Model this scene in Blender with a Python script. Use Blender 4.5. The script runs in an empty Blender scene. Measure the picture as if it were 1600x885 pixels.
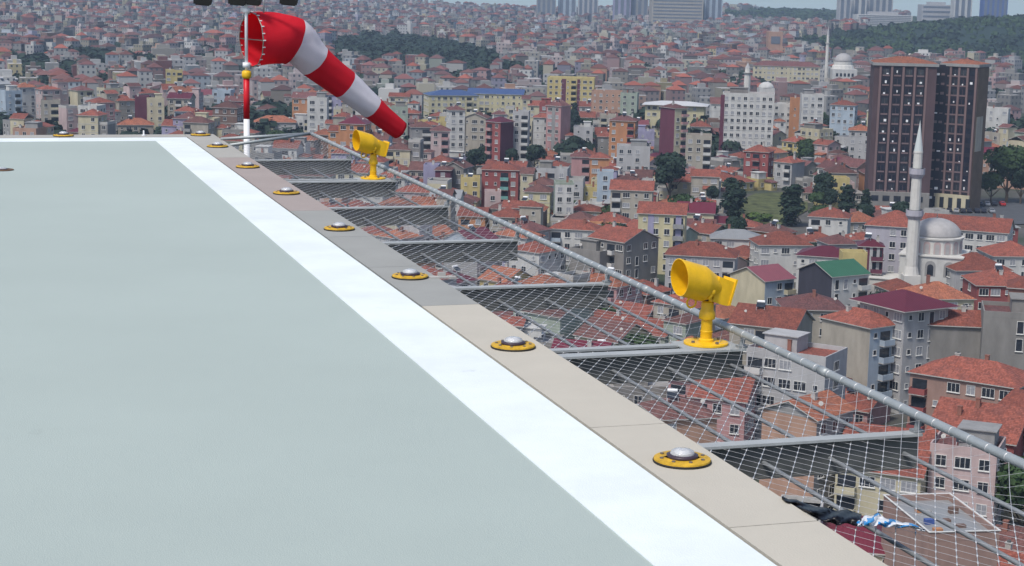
import bpy, bmesh, math, random
import numpy as np
from mathutils import Vector, Matrix
R = math.radians
random.seed(7)
sc = bpy.context.scene
col = sc.collection

# ------------------------------------------------------------------ camera, sky, sun, exposure
F, PITCH, ROLL = 2758.2, 0.1706291, 0.02221451          # focal length in photo pixels (1600 wide), radians
HC = 1.6                                                # eye height above the coping
EDGE = 0.30702054                                       # the deck edge runs this far left of straight ahead
CAM = Vector((0, 0, HC))
_f = Vector((0, math.cos(PITCH), -math.sin(PITCH))); _r = Vector((1, 0, 0)); _u = _r.cross(_f)
AX = math.cos(ROLL) * _r + math.sin(ROLL) * _u
AY = -math.sin(ROLL) * _r + math.cos(ROLL) * _u
AZ = _f
cd = bpy.data.cameras.new('camera'); cam = bpy.data.objects.new('camera', cd); col.objects.link(cam)
cd.sensor_width = 36; cd.lens = F / 1600 * 36; cd.clip_start = 0.1; cd.clip_end = 30000
M4 = Matrix((AX, AY, -AZ)).transposed().to_4x4(); M4.translation = CAM; cam.matrix_world = M4
sc.camera = cam

SUN_EL, SUN_AZ = R(56), R(215)       # azimuth clockwise from +Y: behind the viewer, on the left
w = bpy.data.worlds.new('World'); sc.world = w; w.use_nodes = True
nt = w.node_tree; bg = nt.nodes['Background']
sky = nt.nodes.new('ShaderNodeTexSky'); sky.sky_type = 'NISHITA'; sky.sun_disc = False
sky.sun_elevation = SUN_EL; sky.sun_rotation = SUN_AZ; sky.altitude = 100
sky.air_density = 1.0; sky.dust_density = 2.2; sky.ozone_density = 1.0
_tc = nt.nodes.new('ShaderNodeTexCoord'); _sp = nt.nodes.new('ShaderNodeSeparateXYZ'); _mx = nt.nodes.new('ShaderNodeMath'); _cb = nt.nodes.new('ShaderNodeCombineXYZ')
nt.links.new(_tc.outputs['Generated'], _sp.inputs[0]); nt.links.new(_sp.outputs[2], _mx.inputs[0]); _mx.operation = 'MAXIMUM'; _mx.inputs[1].default_value = .08
nt.links.new(_sp.outputs[0], _cb.inputs[0]); nt.links.new(_sp.outputs[1], _cb.inputs[1]); nt.links.new(_mx.outputs[0], _cb.inputs[2]); nt.links.new(_cb.outputs[0], sky.inputs['Vector'])
nt.links.new(sky.outputs[0], bg.inputs[0]); bg.inputs[1].default_value = 0.11
sd = bpy.data.lights.new('sun', 'SUN'); sd.energy = 2.2; sd.angle = R(11); sd.color = (1, .95, .87)
so = bpy.data.objects.new('sun', sd); col.objects.link(so)
sdir = Vector((math.sin(SUN_AZ) * math.cos(SUN_EL), math.cos(SUN_AZ) * math.cos(SUN_EL), math.sin(SUN_EL)))
so.rotation_euler = sdir.to_track_quat('Z', 'Y').to_euler(); so.location = (0, 0, 60)
sc.view_settings.view_transform = 'Standard'; sc.view_settings.look = 'None'
sc.view_settings.gamma = 1; sc.view_settings.exposure = 0.46; sc.view_settings.use_curve_mapping = False
sc.cycles.max_bounces = 6; sc.cycles.diffuse_bounces = 3; sc.cycles.glossy_bounces = 3
sc.cycles.transmission_bounces = 4; sc.cycles.volume_bounces = 0; sc.cycles.use_denoising = True

# ------------------------------------------------------------------ geometry of the place
def ray(px, py):
    return (AX * (px - 800) / F - AY * (py - 442.5) / F + AZ)
def at(px, py, y):                       # the point seen at a photo pixel, y metres ahead
    d = ray(px, py); return CAM + d * (y / d.y)
def atz(px, py, z):
    d = ray(px, py); return CAM + d * ((z - HC) / d.z)
def proj(p):
    q = Vector(p) - CAM; z = q.dot(AZ)
    return 800 + F * q.dot(AX) / z, 442.5 - F * q.dot(AY) / z
_tr = [0, 150, 400, 650, 900, 1200, 1800, 2500, 3300, 3800, 5200, 9000]
_tz = [-69, -69, -70, -69.5, -68, -67, -66, -65, -64, -66, -110, -180]
def G(x, y):                             # height of the terrain
    r = math.hypot(x, y)
    z = float(np.interp(r, _tr, _tz))
    z += 39 * math.exp(-((x - 620) / 240) ** 2 - ((y - 1930) / 300) ** 2)
    z += 16 * math.exp(-((x - 480) / 260) ** 2 - ((y - 3200) / 350) ** 2)
    if x < 0: z += 17 * min(1, -x / 450) * min(1, max(0, y - 700) / 2500)
    if r > 700:
        k = min(1, (r - 700) / 900)
        z += k * (3.5 * math.sin(x / 170 + 1.3) * math.sin(y / 210) + 2.0 * math.sin(x / 71 + y / 93))
    return z
def ground_at(px, py):
    d = ray(px, py); lo, hi = 60.0, 5000.0
    if d.z > 0: return None
    t = 60.0
    while t < 6000:
        p = CAM + d * (t / d.y)
        if p.z < G(p.x, p.y): break
        t *= 1.02
    lo, hi = t / 1.02, t
    for _ in range(20):
        m = (lo + hi) / 2; p = CAM + d * (m / d.y)
        if p.z < G(p.x, p.y): hi = m
        else: lo = m
    return CAM + d * (hi / d.y)
def eave_at(px, py, h):                  # the spot where a wall h metres high shows its top at the pixel
    d = ray(px, py); t = 60.0
    while t < 6000:
        p = CAM + d * (t / d.y)
        if p.z < G(p.x, p.y) + h: break
        t *= 1.004
    return CAM + d * (t / d.y)
CE, SE = math.cos(EDGE), math.sin(EDGE)
def L2W(l, a, z=0):                      # deck frame: l to the right of the edge direction, a along it
    return Vector((l * CE - a * SE, l * SE + a * CE, z))
def W2L(p): return p.x * CE + p.y * SE, -p.x * SE + p.y * CE

# ------------------------------------------------------------------ helpers
def tag(o, label=None, cat=None, group=None, kind=None):
    if label: o['label'] = label
    if cat: o['category'] = cat
    if group: o['group'] = group
    if kind: o['kind'] = kind
    return o
def empty(name, loc, rz=0):
    o = bpy.data.objects.new(name, None); col.objects.link(o); o.location = loc; o.rotation_euler = (0, 0, rz)
    o.empty_display_size = .3
    return o
class MB:
    def __init__(s): s.v = []; s.f = []; s.uv = []; s.m = []; s.c = []
    def face(s, pts, m=0, uv=None, c=None):
        n = len(s.v); s.v += [tuple(p) for p in pts]; s.f.append(tuple(range(n, n + len(pts)))); s.m.append(m)
        s.uv += uv if uv else [(0, 0)] * len(pts); s.c += [c or (1, 1, 1, 1)] * len(pts)
    def quadw(s, a, b, c_, d, m=0, col_=None):      # wall-like quad, uv in metres
        a, b, c_, d = map(Vector, (a, b, c_, d)); L = (b - a).length; H = (d - a).length
        s.face([a, b, c_, d], m, [(0, 0), (L, 0), (L, H), (0, H)], col_)
    def box(s, x0, x1, y0, y1, z0, z1, m=0, c=None, bottom=True):
        P = [(x0, y0, z0), (x1, y0, z0), (x1, y1, z0), (x0, y1, z0), (x0, y0, z1), (x1, y0, z1), (x1, y1, z1), (x0, y1, z1)]
        for q in ((0, 1, 5, 4), (1, 2, 6, 5), (2, 3, 7, 6), (3, 0, 4, 7), (4, 5, 6, 7)) + (((3, 2, 1, 0),) if bottom else ()):
            s.quadw(P[q[0]], P[q[1]], P[q[2]], P[q[3]], m, c)
    def obox(s, o, ax, ay, az, hx, hy, hz, m=0):    # oriented box, centre o
        o = Vector(o); P = []
        for k in (-1, 1):
            for i, j in ((-1, -1), (1, -1), (1, 1), (-1, 1)): P.append(o + ax * hx * i + ay * hy * j + az * hz * k)
        for q in ((0, 1, 5, 4), (1, 2, 6, 5), (2, 3, 7, 6), (3, 0, 4, 7), (4, 5, 6, 7), (3, 2, 1, 0)):
            s.quadw(P[q[0]], P[q[1]], P[q[2]], P[q[3]], m)
    def tube(s, pts, r, n=8, m=0, cap=True):
        pts = [Vector(p) for p in pts]; rr = r if isinstance(r, (list, tuple)) else [r] * len(pts)
        base = len(s.v); prev = None
        for i, p in enumerate(pts):
            t = (pts[min(i + 1, len(pts) - 1)] - pts[max(i - 1, 0)])
            t = t.normalized() if t.length > 1e-9 else Vector((0, 0, 1))
            a = prev if prev is not None else (Vector((0, 0, 1)) if abs(t.z) < .9 else Vector((1, 0, 0)))
            a = (a - t * a.dot(t)).normalized(); b = t.cross(a); prev = a
            for k in range(n):
                th = 2 * math.pi * k / n; s.v.append(tuple(p + (a * math.cos(th) + b * math.sin(th)) * rr[i]))
        for i in range(len(pts) - 1):
            for k in range(n):
                k2 = (k + 1) % n
                s.f.append((base + i * n + k, base + i * n + k2, base + (i + 1) * n + k2, base + (i + 1) * n + k)); s.m.append(m)
                s.uv += [(k / n, i), ((k + 1) / n, i), ((k + 1) / n, i + 1), (k / n, i + 1)]; s.c += [(1, 1, 1, 1)] * 4
        if cap:
            for e, rev in ((0, True), (len(pts) - 1, False)):
                q = [base + e * n + k for k in range(n)]
                s.f.append(tuple(reversed(q) if rev else q)); s.m.append(m); s.uv += [(0, 0)] * n; s.c += [(1, 1, 1, 1)] * n
    def lathe(s, prof, n=24, m=0, o=(0, 0, 0), ax=Vector((0, 0, 1))):   # prof: list of (r, s) along the axis
        s.tube([Vector(o) + ax * h for _, h in prof], [max(r, 1e-4) for r, _ in prof], n, m)
    def build(s, name, mats, parent=None, smooth=False, color=False):
        me = bpy.data.meshes.new(name); me.from_pydata(s.v, [], s.f)
        if not isinstance(mats, (list, tuple)): mats = [mats]
        for x in mats: me.materials.append(x)
        me.polygons.foreach_set('material_index', s.m)
        uv = me.uv_layers.new(name='UVMap'); uv.data.foreach_set('uv', np.array(s.uv, dtype=np.float32).ravel())
        if color:
            ca = me.color_attributes.new('Col', 'FLOAT_COLOR', 'CORNER'); ca.data.foreach_set('color', np.array(s.c, dtype=np.float32).ravel())
        if smooth: me.polygons.foreach_set('use_smooth', [True] * len(s.f))
        me.update()
        o = bpy.data.objects.new(name, me); col.objects.link(o); o.parent = parent
        return o
def autosmooth(o, ang=40):
    me = o.data; bm = bmesh.new(); bm.from_mesh(me); bmesh.ops.remove_doubles(bm, verts=bm.verts, dist=1e-5)
    for e in bm.edges: e.smooth = e.calc_face_angle(0) < R(ang)
    for f in bm.faces: f.smooth = True
    bm.to_mesh(me); bm.free(); return o
_ch = {}
def children(o):
    return [c for c in _ch.get(o.name, ())]
def copy_tree(o, kids, loc=None, rz=None):
    c = o.copy(); col.objects.link(c)
    if loc is not None: c.location = loc
    if rz is not None: c.rotation_euler.z = rz
    for k, sub in kids:
        d = k.copy(); col.objects.link(d); d.parent = c
        for s_ in sub:
            e = s_.copy(); col.objects.link(e); e.parent = d
    return c

# ------------------------------------------------------------------ materials
def mat(name, rgb, rough=.8, metal=0, spec=.3, noise=0, nscale=3, bump=0, bscale=40, coords='Object', trans=0, streak=0):
    m = bpy.data.materials.new(name); m.use_nodes = True; t = m.node_tree; b = t.nodes['Principled BSDF']
    b.inputs['Base Color'].default_value = (*rgb, 1); b.inputs['Roughness'].default_value = rough
    b.inputs['Metallic'].default_value = metal; b.inputs['Specular IOR Level'].default_value = spec
    if trans: b.inputs['Transmission Weight'].default_value = trans; b.inputs['IOR'].default_value = 1.45
    tc = t.nodes.new('ShaderNodeTexCoord')
    if noise:
        n = t.nodes.new('ShaderNodeTexNoise'); n.inputs['Scale'].default_value = nscale; n.inputs['Detail'].default_value = 6
        n.inputs['Roughness'].default_value = .65
        src = tc.outputs[coords]
        if streak:
            mp = t.nodes.new('ShaderNodeMapping'); mp.inputs['Scale'].default_value = (1, 1, 1 / streak); t.links.new(src, mp.inputs[0]); src = mp.outputs[0]
        t.links.new(src, n.inputs['Vector'])
        r = t.nodes.new('ShaderNodeMapRange'); r.inputs[1].default_value = .3; r.inputs[2].default_value = .7
        r.inputs[3].default_value = 1 - noise; r.inputs[4].default_value = 1 + noise * .5
        t.links.new(n.outputs[0], r.inputs[0])
        mx = t.nodes.new('ShaderNodeMix'); mx.data_type = 'RGBA'; mx.blend_type = 'MULTIPLY'; mx.inputs[0].default_value = 1
        mx.inputs[6].default_value = (*rgb, 1); t.links.new(r.outputs[0], mx.inputs[7]); t.links.new(mx.outputs[2], b.inputs['Base Color'])
    if bump:
        n2 = t.nodes.new('ShaderNodeTexNoise'); n2.inputs['Scale'].default_value = bscale; n2.inputs['Detail'].default_value = 4
        t.links.new(tc.outputs[coords], n2.inputs['Vector'])
        bp = t.nodes.new('ShaderNodeBump'); bp.inputs['Strength'].default_value = bump; bp.inputs['Distance'].default_value = .01
        t.links.new(n2.outputs[0], bp.inputs['Height']); t.links.new(bp.outputs[0], b.inputs['Normal'])
    return m
def roofmat(name, a, b2, row=.36, colw=.24, metal=False):
    m = bpy.data.materials.new(name); m.use_nodes = True; t = m.node_tree; b = t.nodes['Principled BSDF']; N = t.nodes.new
    b.inputs['Roughness'].default_value = .45 if metal else .9; b.inputs['Specular IOR Level'].default_value = .3
    uv = N('ShaderNodeUVMap'); sep = N('ShaderNodeSeparateXYZ'); t.links.new(uv.outputs[0], sep.inputs[0])
    def frac(o, s):
        d = N('ShaderNodeMath'); d.operation = 'DIVIDE'; d.inputs[1].default_value = s; t.links.new(o, d.inputs[0])
        f = N('ShaderNodeMath'); f.operation = 'FRACT'; t.links.new(d.outputs[0], f.inputs[0]); return f.outputs[0]
    fu = frac(sep.outputs[0], colw if not metal else .5); fv = frac(sep.outputs[1], row)
    sn = N('ShaderNodeMath'); sn.operation = 'PINGPONG'; sn.inputs[1].default_value = .5; t.links.new(fu, sn.inputs[0])
    ad = N('ShaderNodeMath'); ad.operation = 'MULTIPLY_ADD'; ad.inputs[1].default_value = 0 if metal else -.5; t.links.new(fv, ad.inputs[0]); t.links.new(sn.outputs[0], ad.inputs[2])
    bp = N('ShaderNodeBump'); bp.inputs['Strength'].default_value = .55; bp.inputs['Distance'].default_value = .08
    t.links.new(ad.outputs[0], bp.inputs['Height']); t.links.new(bp.outputs[0], b.inputs['Normal'])
    tc = N('ShaderNodeTexCoord'); oi = N('ShaderNodeObjectInfo')
    n = N('ShaderNodeTexNoise'); n.noise_dimensions = '4D'; n.inputs['Scale'].default_value = .55; n.inputs['Detail'].default_value = 8; n.inputs['Roughness'].default_value = .75
    t.links.new(tc.outputs['Object'], n.inputs['Vector']); ml = N('ShaderNodeMath'); ml.operation = 'MULTIPLY'; ml.inputs[1].default_value = 50
    t.links.new(oi.outputs['Random'], ml.inputs[0]); t.links.new(ml.outputs[0], n.inputs['W'])
    r = N('ShaderNodeMapRange'); r.inputs[1].default_value = .36; r.inputs[2].default_value = .64; t.links.new(n.outputs[0], r.inputs[0])
    mx = N('ShaderNodeMix'); mx.data_type = 'RGBA'; mx.inputs[6].default_value = (*a, 1); mx.inputs[7].default_value = (*b2, 1)
    t.links.new(r.outputs[0], mx.inputs[0])
    # single tiles of another firing
    fl = []
    for o, s in ((sep.outputs[0], colw * 1.0), (sep.outputs[1], row)):
        d = N('ShaderNodeMath'); d.operation = 'DIVIDE'; d.inputs[1].default_value = s; t.links.new(o, d.inputs[0])
        f = N('ShaderNodeMath'); f.operation = 'FLOOR'; t.links.new(d.outputs[0], f.inputs[0]); fl.append(f.outputs[0])
    cb = N('ShaderNodeCombineXYZ'); t.links.new(fl[0], cb.inputs[0]); t.links.new(fl[1], cb.inputs[1])
    wn = N('ShaderNodeTexWhiteNoise'); wn.noise_dimensions = '2D'; t.links.new(cb.outputs[0], wn.inputs['Vector'])
    r2 = N('ShaderNodeMapRange'); r2.inputs[3].default_value = 1 if metal else .72; r2.inputs[4].default_value = 1 if metal else 1.25; t.links.new(wn.outputs[0], r2.inputs[0])
    # joint lines
    lt = N('ShaderNodeMath'); lt.operation = 'LESS_THAN'; lt.inputs[1].default_value = 0 if metal else .14; t.links.new(fv, lt.inputs[0])
    jm = N('ShaderNodeMath'); jm.operation = 'MULTIPLY_ADD'; jm.inputs[1].default_value = -.35; jm.inputs[2].default_value = 1; t.links.new(lt.outputs[0], jm.inputs[0])
    m3 = N('ShaderNodeMath'); m3.operation = 'MULTIPLY'; t.links.new(r2.outputs[0], m3.inputs[0]); t.links.new(jm.outputs[0], m3.inputs[1])
    ob = N('ShaderNodeMapRange'); ob.inputs[3].default_value = .8; ob.inputs[4].default_value = 1.2; t.links.new(oi.outputs['Random'], ob.inputs[0])
    m4 = N('ShaderNodeMath'); m4.operation = 'MULTIPLY'; t.links.new(m3.outputs[0], m4.inputs[0]); t.links.new(ob.outputs[0], m4.inputs[1])
    mm = N('ShaderNodeMix'); mm.data_type = 'RGBA'; mm.blend_type = 'MULTIPLY'; mm.inputs[0].default_value = 1
    t.links.new(mx.outputs[2], mm.inputs[6]); t.links.new(m4.outputs[0], mm.inputs[7]); t.links.new(mm.outputs[2], b.inputs['Base Color'])
    return m
WALLC = {'white': (.62, .62, .60), 'cream': (.60, .54, .36), 'pink': (.52, .27, .27), 'pale pink': (.58, .43, .42), 'grey': (.33, .33, .33),
         'beige': (.44, .40, .33), 'yellow': (.62, .50, .18), 'pale yellow': (.64, .58, .34), 'orange': (.58, .25, .10), 'red': (.36, .08, .075),
         'pale blue': (.42, .52, .62), 'pale green': (.36, .43, .35), 'lilac': (.36, .34, .52), 'brown': (.22, .13, .10), 'salmon': (.50, .29, .20),
         'light grey': (.48, .48, .49), 'maroon': (.16, .035, .07), 'slate': (.055, .055, .08), 'brick': (.33, .13, .09), 'teal': (.16, .42, .40), 'blue': (.05, .12, .42),
         'raw grey': (.27, .26, .245)}
WALLC = {k: tuple(.80 * (v * .84 + .16 * sum(c) / 3) for v in c) for k, c in WALLC.items()}
WM = {k: mat('wall ' + k, c, .9, noise=.22, nscale=.5, streak=3) for k, c in WALLC.items()}
ROOFC = {'terracotta': ((.27, .082, .056), (.165, .060, .048)), 'orange': ((.33, .118, .064), (.21, .084, .056)), 'faded red': ((.17, .070, .066), (.115, .058, .058)),
         'brown': ((.10, .050, .046), (.15, .070, .062))}
RM = {k: roofmat('tiles ' + k, *c) for k, c in ROOFC.items()}
for k, c in {'maroon metal': (.12, .018, .032), 'green metal': (.035, .115, .065), 'pink metal': (.20, .062, .075), 'grey metal': (.30, .31, .32),
             'blue metal': (.05, .085, .20), 'white metal': (.6, .6, .6)}.items():
    RM[k] = roofmat(k, c, tuple(x * .85 for x in c), metal=True)
RM['flat'] = mat('flat roof', (.30, .29, .28), .9, noise=.35, nscale=.4)
M = dict(
    glass=mat('window glass', (.030, .036, .048), .12, spec=.6, noise=.5, nscale=.8),
    frame=mat('window frame', (.62, .62, .60), .5), trim=mat('pale trim', (.42, .41, .39), .8, noise=.15, nscale=2),
    curtain=mat('curtained window', (.30, .31, .34), .3, noise=.4, nscale=2),
    rail=mat('galvanised tube', (.36, .39, .40), .5, metal=.35, noise=.14, nscale=9, bump=.15, bscale=90),
    rail2=mat('thin galvanised tube', (.27, .29, .305), .5, metal=.35, noise=.15, nscale=9),
    flange=mat('beam flange', (.42, .44, .44), .55, metal=.2, noise=.15, nscale=6),
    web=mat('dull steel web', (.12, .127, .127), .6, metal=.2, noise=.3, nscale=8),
    wire=mat('stainless wire', (.60, .60, .61), .4, metal=.4),
    deck=mat('deck paint', (.385, .447, .42), .75, noise=.055, nscale=.45, bump=.25, bscale=220),
    line=mat('white line paint', (.74, .80, .81), .7, noise=.10, nscale=1.6, bump=.2, bscale=200),
    joint=mat('sealed joint', (.10, .11, .10), .9),
    yellow=mat('yellow enamel', (.80, .47, .012), .42, spec=.4, noise=.2, nscale=11, bump=.06, bscale=60),
    amber=mat('worn yellow flange', (.60, .36, .03), .5, noise=.4, nscale=30),
    black=mat('black rubber', (.02, .02, .02), .6), bolt=mat('bolt steel', (.25, .22, .20), .4, metal=.7),
    dark=mat('dark fitting', (.05, .035, .05), .4), redp=mat('red pole paint', (.55, .01, .02), .4), whitep=mat('white pole paint', (.75, .76, .78), .4),
    lens=mat('clear glass', (.95, .96, .97), .04, spec=.6, trans=.6), silver=mat('silver reflector', (.75, .75, .76), .35, metal=.4),
    leafd=mat('dark foliage', (.018, .038, .024), .8, noise=.5, nscale=.6), leafm=mat('foliage', (.035, .068, .022), .8, noise=.5, nscale=.6),
    leafl=mat('light foliage', (.075, .12, .03), .8, noise=.4, nscale=.6), bark=mat('bark', (.09, .065, .045), .9),
    asphalt=mat('asphalt', (.085, .09, .10), .9, noise=.2, nscale=.3), lead=mat('lead dome', (.36, .35, .35), .6, noise=.15, nscale=.8),
    stone=mat('pale stone', (.56, .55, .52), .85, noise=.12, nscale=.5), tyre=mat('tyre', (.02, .02, .02), .8),
)
cop = [mat('coping beige', (.485, .455, .39), .85, noise=.05, nscale=3, bump=.2, bscale=150), mat('coping grey', (.31, .315, .30), .85, noise=.07, nscale=3, bump=.2, bscale=150),
       mat('coping pinkish', (.35, .30, .28), .85, noise=.07, nscale=3, bump=.2, bscale=150), mat('coping warm grey', (.38, .37, .34), .85, noise=.06, nscale=3, bump=.2, bscale=150)]
def clothmat(name, rgb):
    m = mat(name, rgb, .8, noise=.10, nscale=3, bump=.9, bscale=7); t = m.node_tree; b = t.nodes['Principled BSDF']
    tr = t.nodes.new('ShaderNodeBsdfTranslucent'); tr.inputs[0].default_value = (*rgb, 1)
    mx = t.nodes.new('ShaderNodeMixShader'); mx.inputs[0].default_value = .42
    t.links.new(b.outputs[0], mx.inputs[1]); t.links.new(tr.outputs[0], mx.inputs[2]); t.links.new(mx.outputs[0], t.nodes['Material Output'].inputs[0]); return m
M['sockr'] = clothmat('red nylon', (.82, .022, .045)); M['sockw'] = clothmat('white nylon', (.90, .87, .91))

def citymat():       # far houses: colour per house, rows of small windows on the walls
    m = bpy.data.materials.new('far masonry'); m.use_nodes = True; t = m.node_tree; b = t.nodes['Principled BSDF']; N = t.nodes.new
    b.inputs['Roughness'].default_value = .9
    at_ = N('ShaderNodeVertexColor'); at_.layer_name = 'Col'
    uv = N('ShaderNodeUVMap'); sep = N('ShaderNodeSeparateXYZ'); t.links.new(uv.outputs[0], sep.inputs[0])
    ms = []
    for o, s, lo, hi in ((sep.outputs[0], 2.9, .34, .72), (sep.outputs[1], 3.0, .36, .78)):
        d = N('ShaderNodeMath'); d.operation = 'DIVIDE'; d.inputs[1].default_value = s; t.links.new(o, d.inputs[0])
        f = N('ShaderNodeMath'); f.operation = 'FRACT'; t.links.new(d.outputs[0], f.inputs[0])
        g = N('ShaderNodeMath'); g.operation = 'GREATER_THAN'; g.inputs[1].default_value = lo; t.links.new(f.outputs[0], g.inputs[0])
        l = N('ShaderNodeMath'); l.operation = 'LESS_THAN'; l.inputs[1].default_value = hi; t.links.new(f.outputs[0], l.inputs[0])
        q = N('ShaderNodeMath'); q.operation = 'MULTIPLY'; t.links.new(g.outputs[0], q.inputs[0]); t.links.new(l.outputs[0], q.inputs[1]); ms.append(q.outputs[0])
    q = N('ShaderNodeMath'); q.operation = 'MULTIPLY'; t.links.new(ms[0], q.inputs[0]); t.links.new(ms[1], q.inputs[1])
    q2 = N('ShaderNodeMath'); q2.operation = 'MULTIPLY'; t.links.new(q.outputs[0], q2.inputs[0]); t.links.new(at_.outputs['Alpha'], q2.inputs[1])
    mx = N('ShaderNodeMix'); mx.data_type = 'RGBA'; t.links.new(q2.outputs[0], mx.inputs[0]); t.links.new(at_.outputs['Color'], mx.inputs[6]); mx.inputs[7].default_value = (.06, .07, .09, 1)
    t.links.new(mx.outputs[2], b.inputs['Base Color']); return m
CITY = citymat()

# ------------------------------------------------------------------ terrain
gm = bpy.data.materials.new('city ground'); gm.use_nodes = True
t = gm.node_tree; b = t.nodes['Principled BSDF']; b.inputs['Roughness'].default_value = 1
tc = t.nodes.new('ShaderNodeTexCoord'); n = t.nodes.new('ShaderNodeTexNoise'); n.inputs['Scale'].default_value = .022; n.inputs['Detail'].default_value = 8
n.inputs['Roughness'].default_value = .7
t.links.new(tc.outputs['Object'], n.inputs['Vector']); cr = t.nodes.new('ShaderNodeValToRGB'); e = cr.color_ramp.elements
e[0].position = .38; e[0].color = (.032, .048, .026, 1); e[1].position = .62; e[1].color = (.115, .11, .105, 1)
x = e.new(.5); x.color = (.075, .072, .065, 1)
t.links.new(n.outputs[0], cr.inputs[0]); t.links.new(cr.outputs[0], b.inputs['Base Color'])
def grid_xy():
    ys = list(np.arange(-300, 800, 25)) + list(np.arange(800, 2600, 40)) + list(np.arange(2600, 4700, 80))
    xs = list(np.arange(-6000, -1200, 400)) + list(np.arange(-1200, 1200, 30)) + list(np.arange(1200, 6001, 400)); return xs, ys
xs, ys = grid_xy(); mb = MB()
mb.v = [(float(x_), float(y_), G(x_, y_)) for y_ in ys for x_ in xs]; nx = len(xs)
for j in range(len(ys) - 1):
    for i in range(nx - 1):
        mb.f.append((j * nx + i, j * nx + i + 1, (j + 1) * nx + i + 1, (j + 1) * nx + i)); mb.m.append(0); mb.uv += [(0, 0)] * 4; mb.c += [(1, 1, 1, 1)] * 4
tag(mb.build('ground', gm, smooth=True), kind='structure')

def patch(name, pts, m, lift, step=6, **kw):      # a sheet lying on the terrain inside a polygon of world points
    bm = bmesh.new(); vs = [bm.verts.new((p[0], p[1], 0)) for p in pts]; bm.faces.new(vs)
    x0, x1 = min(p[0] for p in pts), max(p[0] for p in pts); y0, y1 = min(p[1] for p in pts), max(p[1] for p in pts)
    for ax_, a0, a1 in ((0, x0, x1), (1, y0, y1)):
        k = a0 + step
        while k < a1:
            co = (k, 0, 0) if ax_ == 0 else (0, k, 0); no = (1, 0, 0) if ax_ == 0 else (0, 1, 0)
            bmesh.ops.bisect_plane(bm, geom=bm.verts[:] + bm.edges[:] + bm.faces[:], plane_co=co, plane_no=no); k += step
    for v in bm.verts: v.co.z = G(v.co.x, v.co.y) + lift
    me = bpy.data.meshes.new(name); bm.to_mesh(me); bm.free(); me.materials.append(m)
    o = bpy.data.objects.new(name, me); col.objects.link(o); return tag(o, **kw)
def gp(*pxs): return [ground_at(*p) for p in pxs]
FIELD = [(1146, 352), (1140, 322), (1180, 304), (1262, 300), (1262, 330), (1215, 356)]
gfm = mat('rough grass', (.10, .115, .045), 1, noise=.7, nscale=.35)
patch('grass', [(p.x, p.y) for p in gp(*FIELD)], gfm, .35, kind='stuff', cat='grass', label='dry grassy slope with weeds between the poplars and red roofs')
PARK = [(1452, 347), (1446, 327), (1560, 319), (1640, 316), (1640, 345), (1560, 348)]
patch('road', [(p.x, p.y) for p in gp(*PARK)], M['asphalt'], .3, kind='structure')

# ------------------------------------------------------------------ deck, painted border, coping
TE = 11.109 * HC; CO, CI, WI = 1.5368 * HC, 1.3544 * HC, 1.1376 * HC
CW = CO - CI; LW = CI - WI
LL = -26.0; A0 = -6.0
def lbox(mb, l0, l1, a0, a1, z0, z1, m=0):
    P = [L2W(l0, a0, z0), L2W(l1, a0, z0), L2W(l1, a1, z0), L2W(l0, a1, z0), L2W(l0, a0, z1), L2W(l1, a0, z1), L2W(l1, a1, z1), L2W(l0, a1, z1)]
    for q in ((0, 1, 5, 4), (1, 2, 6, 5), (2, 3, 7, 6), (3, 0, 4, 7), (4, 5, 6, 7), (3, 2, 1, 0)): mb.quadw(P[q[0]], P[q[1]], P[q[2]], P[q[3]], m)
AE = TE - CW                                       # inner line of the far coping
G_ = .012
mb = MB(); lbox(mb, LL, CI - G_, A0, AE - G_, -.35, -.006); tag(mb.build('helipad_deck', M['deck']), kind='structure')
mb = MB(); lbox(mb, WI, CI - G_, A0, AE - G_, -.0055, -.002); lbox(mb, LL, WI, AE - G_ - LW, AE - G_, -.0055, -.002)
tag(mb.build('painted_border', M['line']), kind='structure')
mb = MB(); lbox(mb, CI - G_, CI, A0, AE, -.35, -.018); lbox(mb, LL, CI - G_, AE - G_, AE, -.35, -.018)
tag(mb.build('joint', M['joint']), kind='structure')
def lv(px, py, z=0): return W2L(atz(px, py, z))
seams = sorted([lv(*p)[1] for p in ((1035, 662), (1200, 820), (700, 477), (650, 416), (590, 369), (500, 329), (400, 246))])
def specks(m, amt, thr, sc_):
    t = m.node_tree; b = t.nodes['Principled BSDF']; src = b.inputs['Base Color'].links[0].from_socket; N = t.nodes.new
    tc = N('ShaderNodeTexCoord'); n = N('ShaderNodeTexNoise'); n.inputs['Scale'].default_value = sc_; n.inputs['Detail'].default_value = 5; n.inputs['Roughness'].default_value = .7
    t.links.new(tc.outputs['Object'], n.inputs['Vector']); r = N('ShaderNodeMapRange'); r.inputs[1].default_value = thr; r.inputs[2].default_value = thr + .06; r.inputs[3].default_value = 1; r.inputs[4].default_value = 1 - amt
    t.links.new(n.outputs[0], r.inputs[0]); mx = N('ShaderNodeMix'); mx.data_type = 'RGBA'; mx.blend_type = 'MULTIPLY'; mx.inputs[0].default_value = 1
    t.links.new(src, mx.inputs[6]); t.links.new(r.outputs[0], mx.inputs[7]); t.links.new(mx.outputs[2], b.inputs['Base Color'])
for m_, a_ in ((M['deck'], .10), (M['line'], .12)): specks(m_, a_, .66, 2.2); specks(m_, a_ * 2.5, .75, 16)
for m_ in cop: specks(m_, .2, .70, 9)
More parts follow.
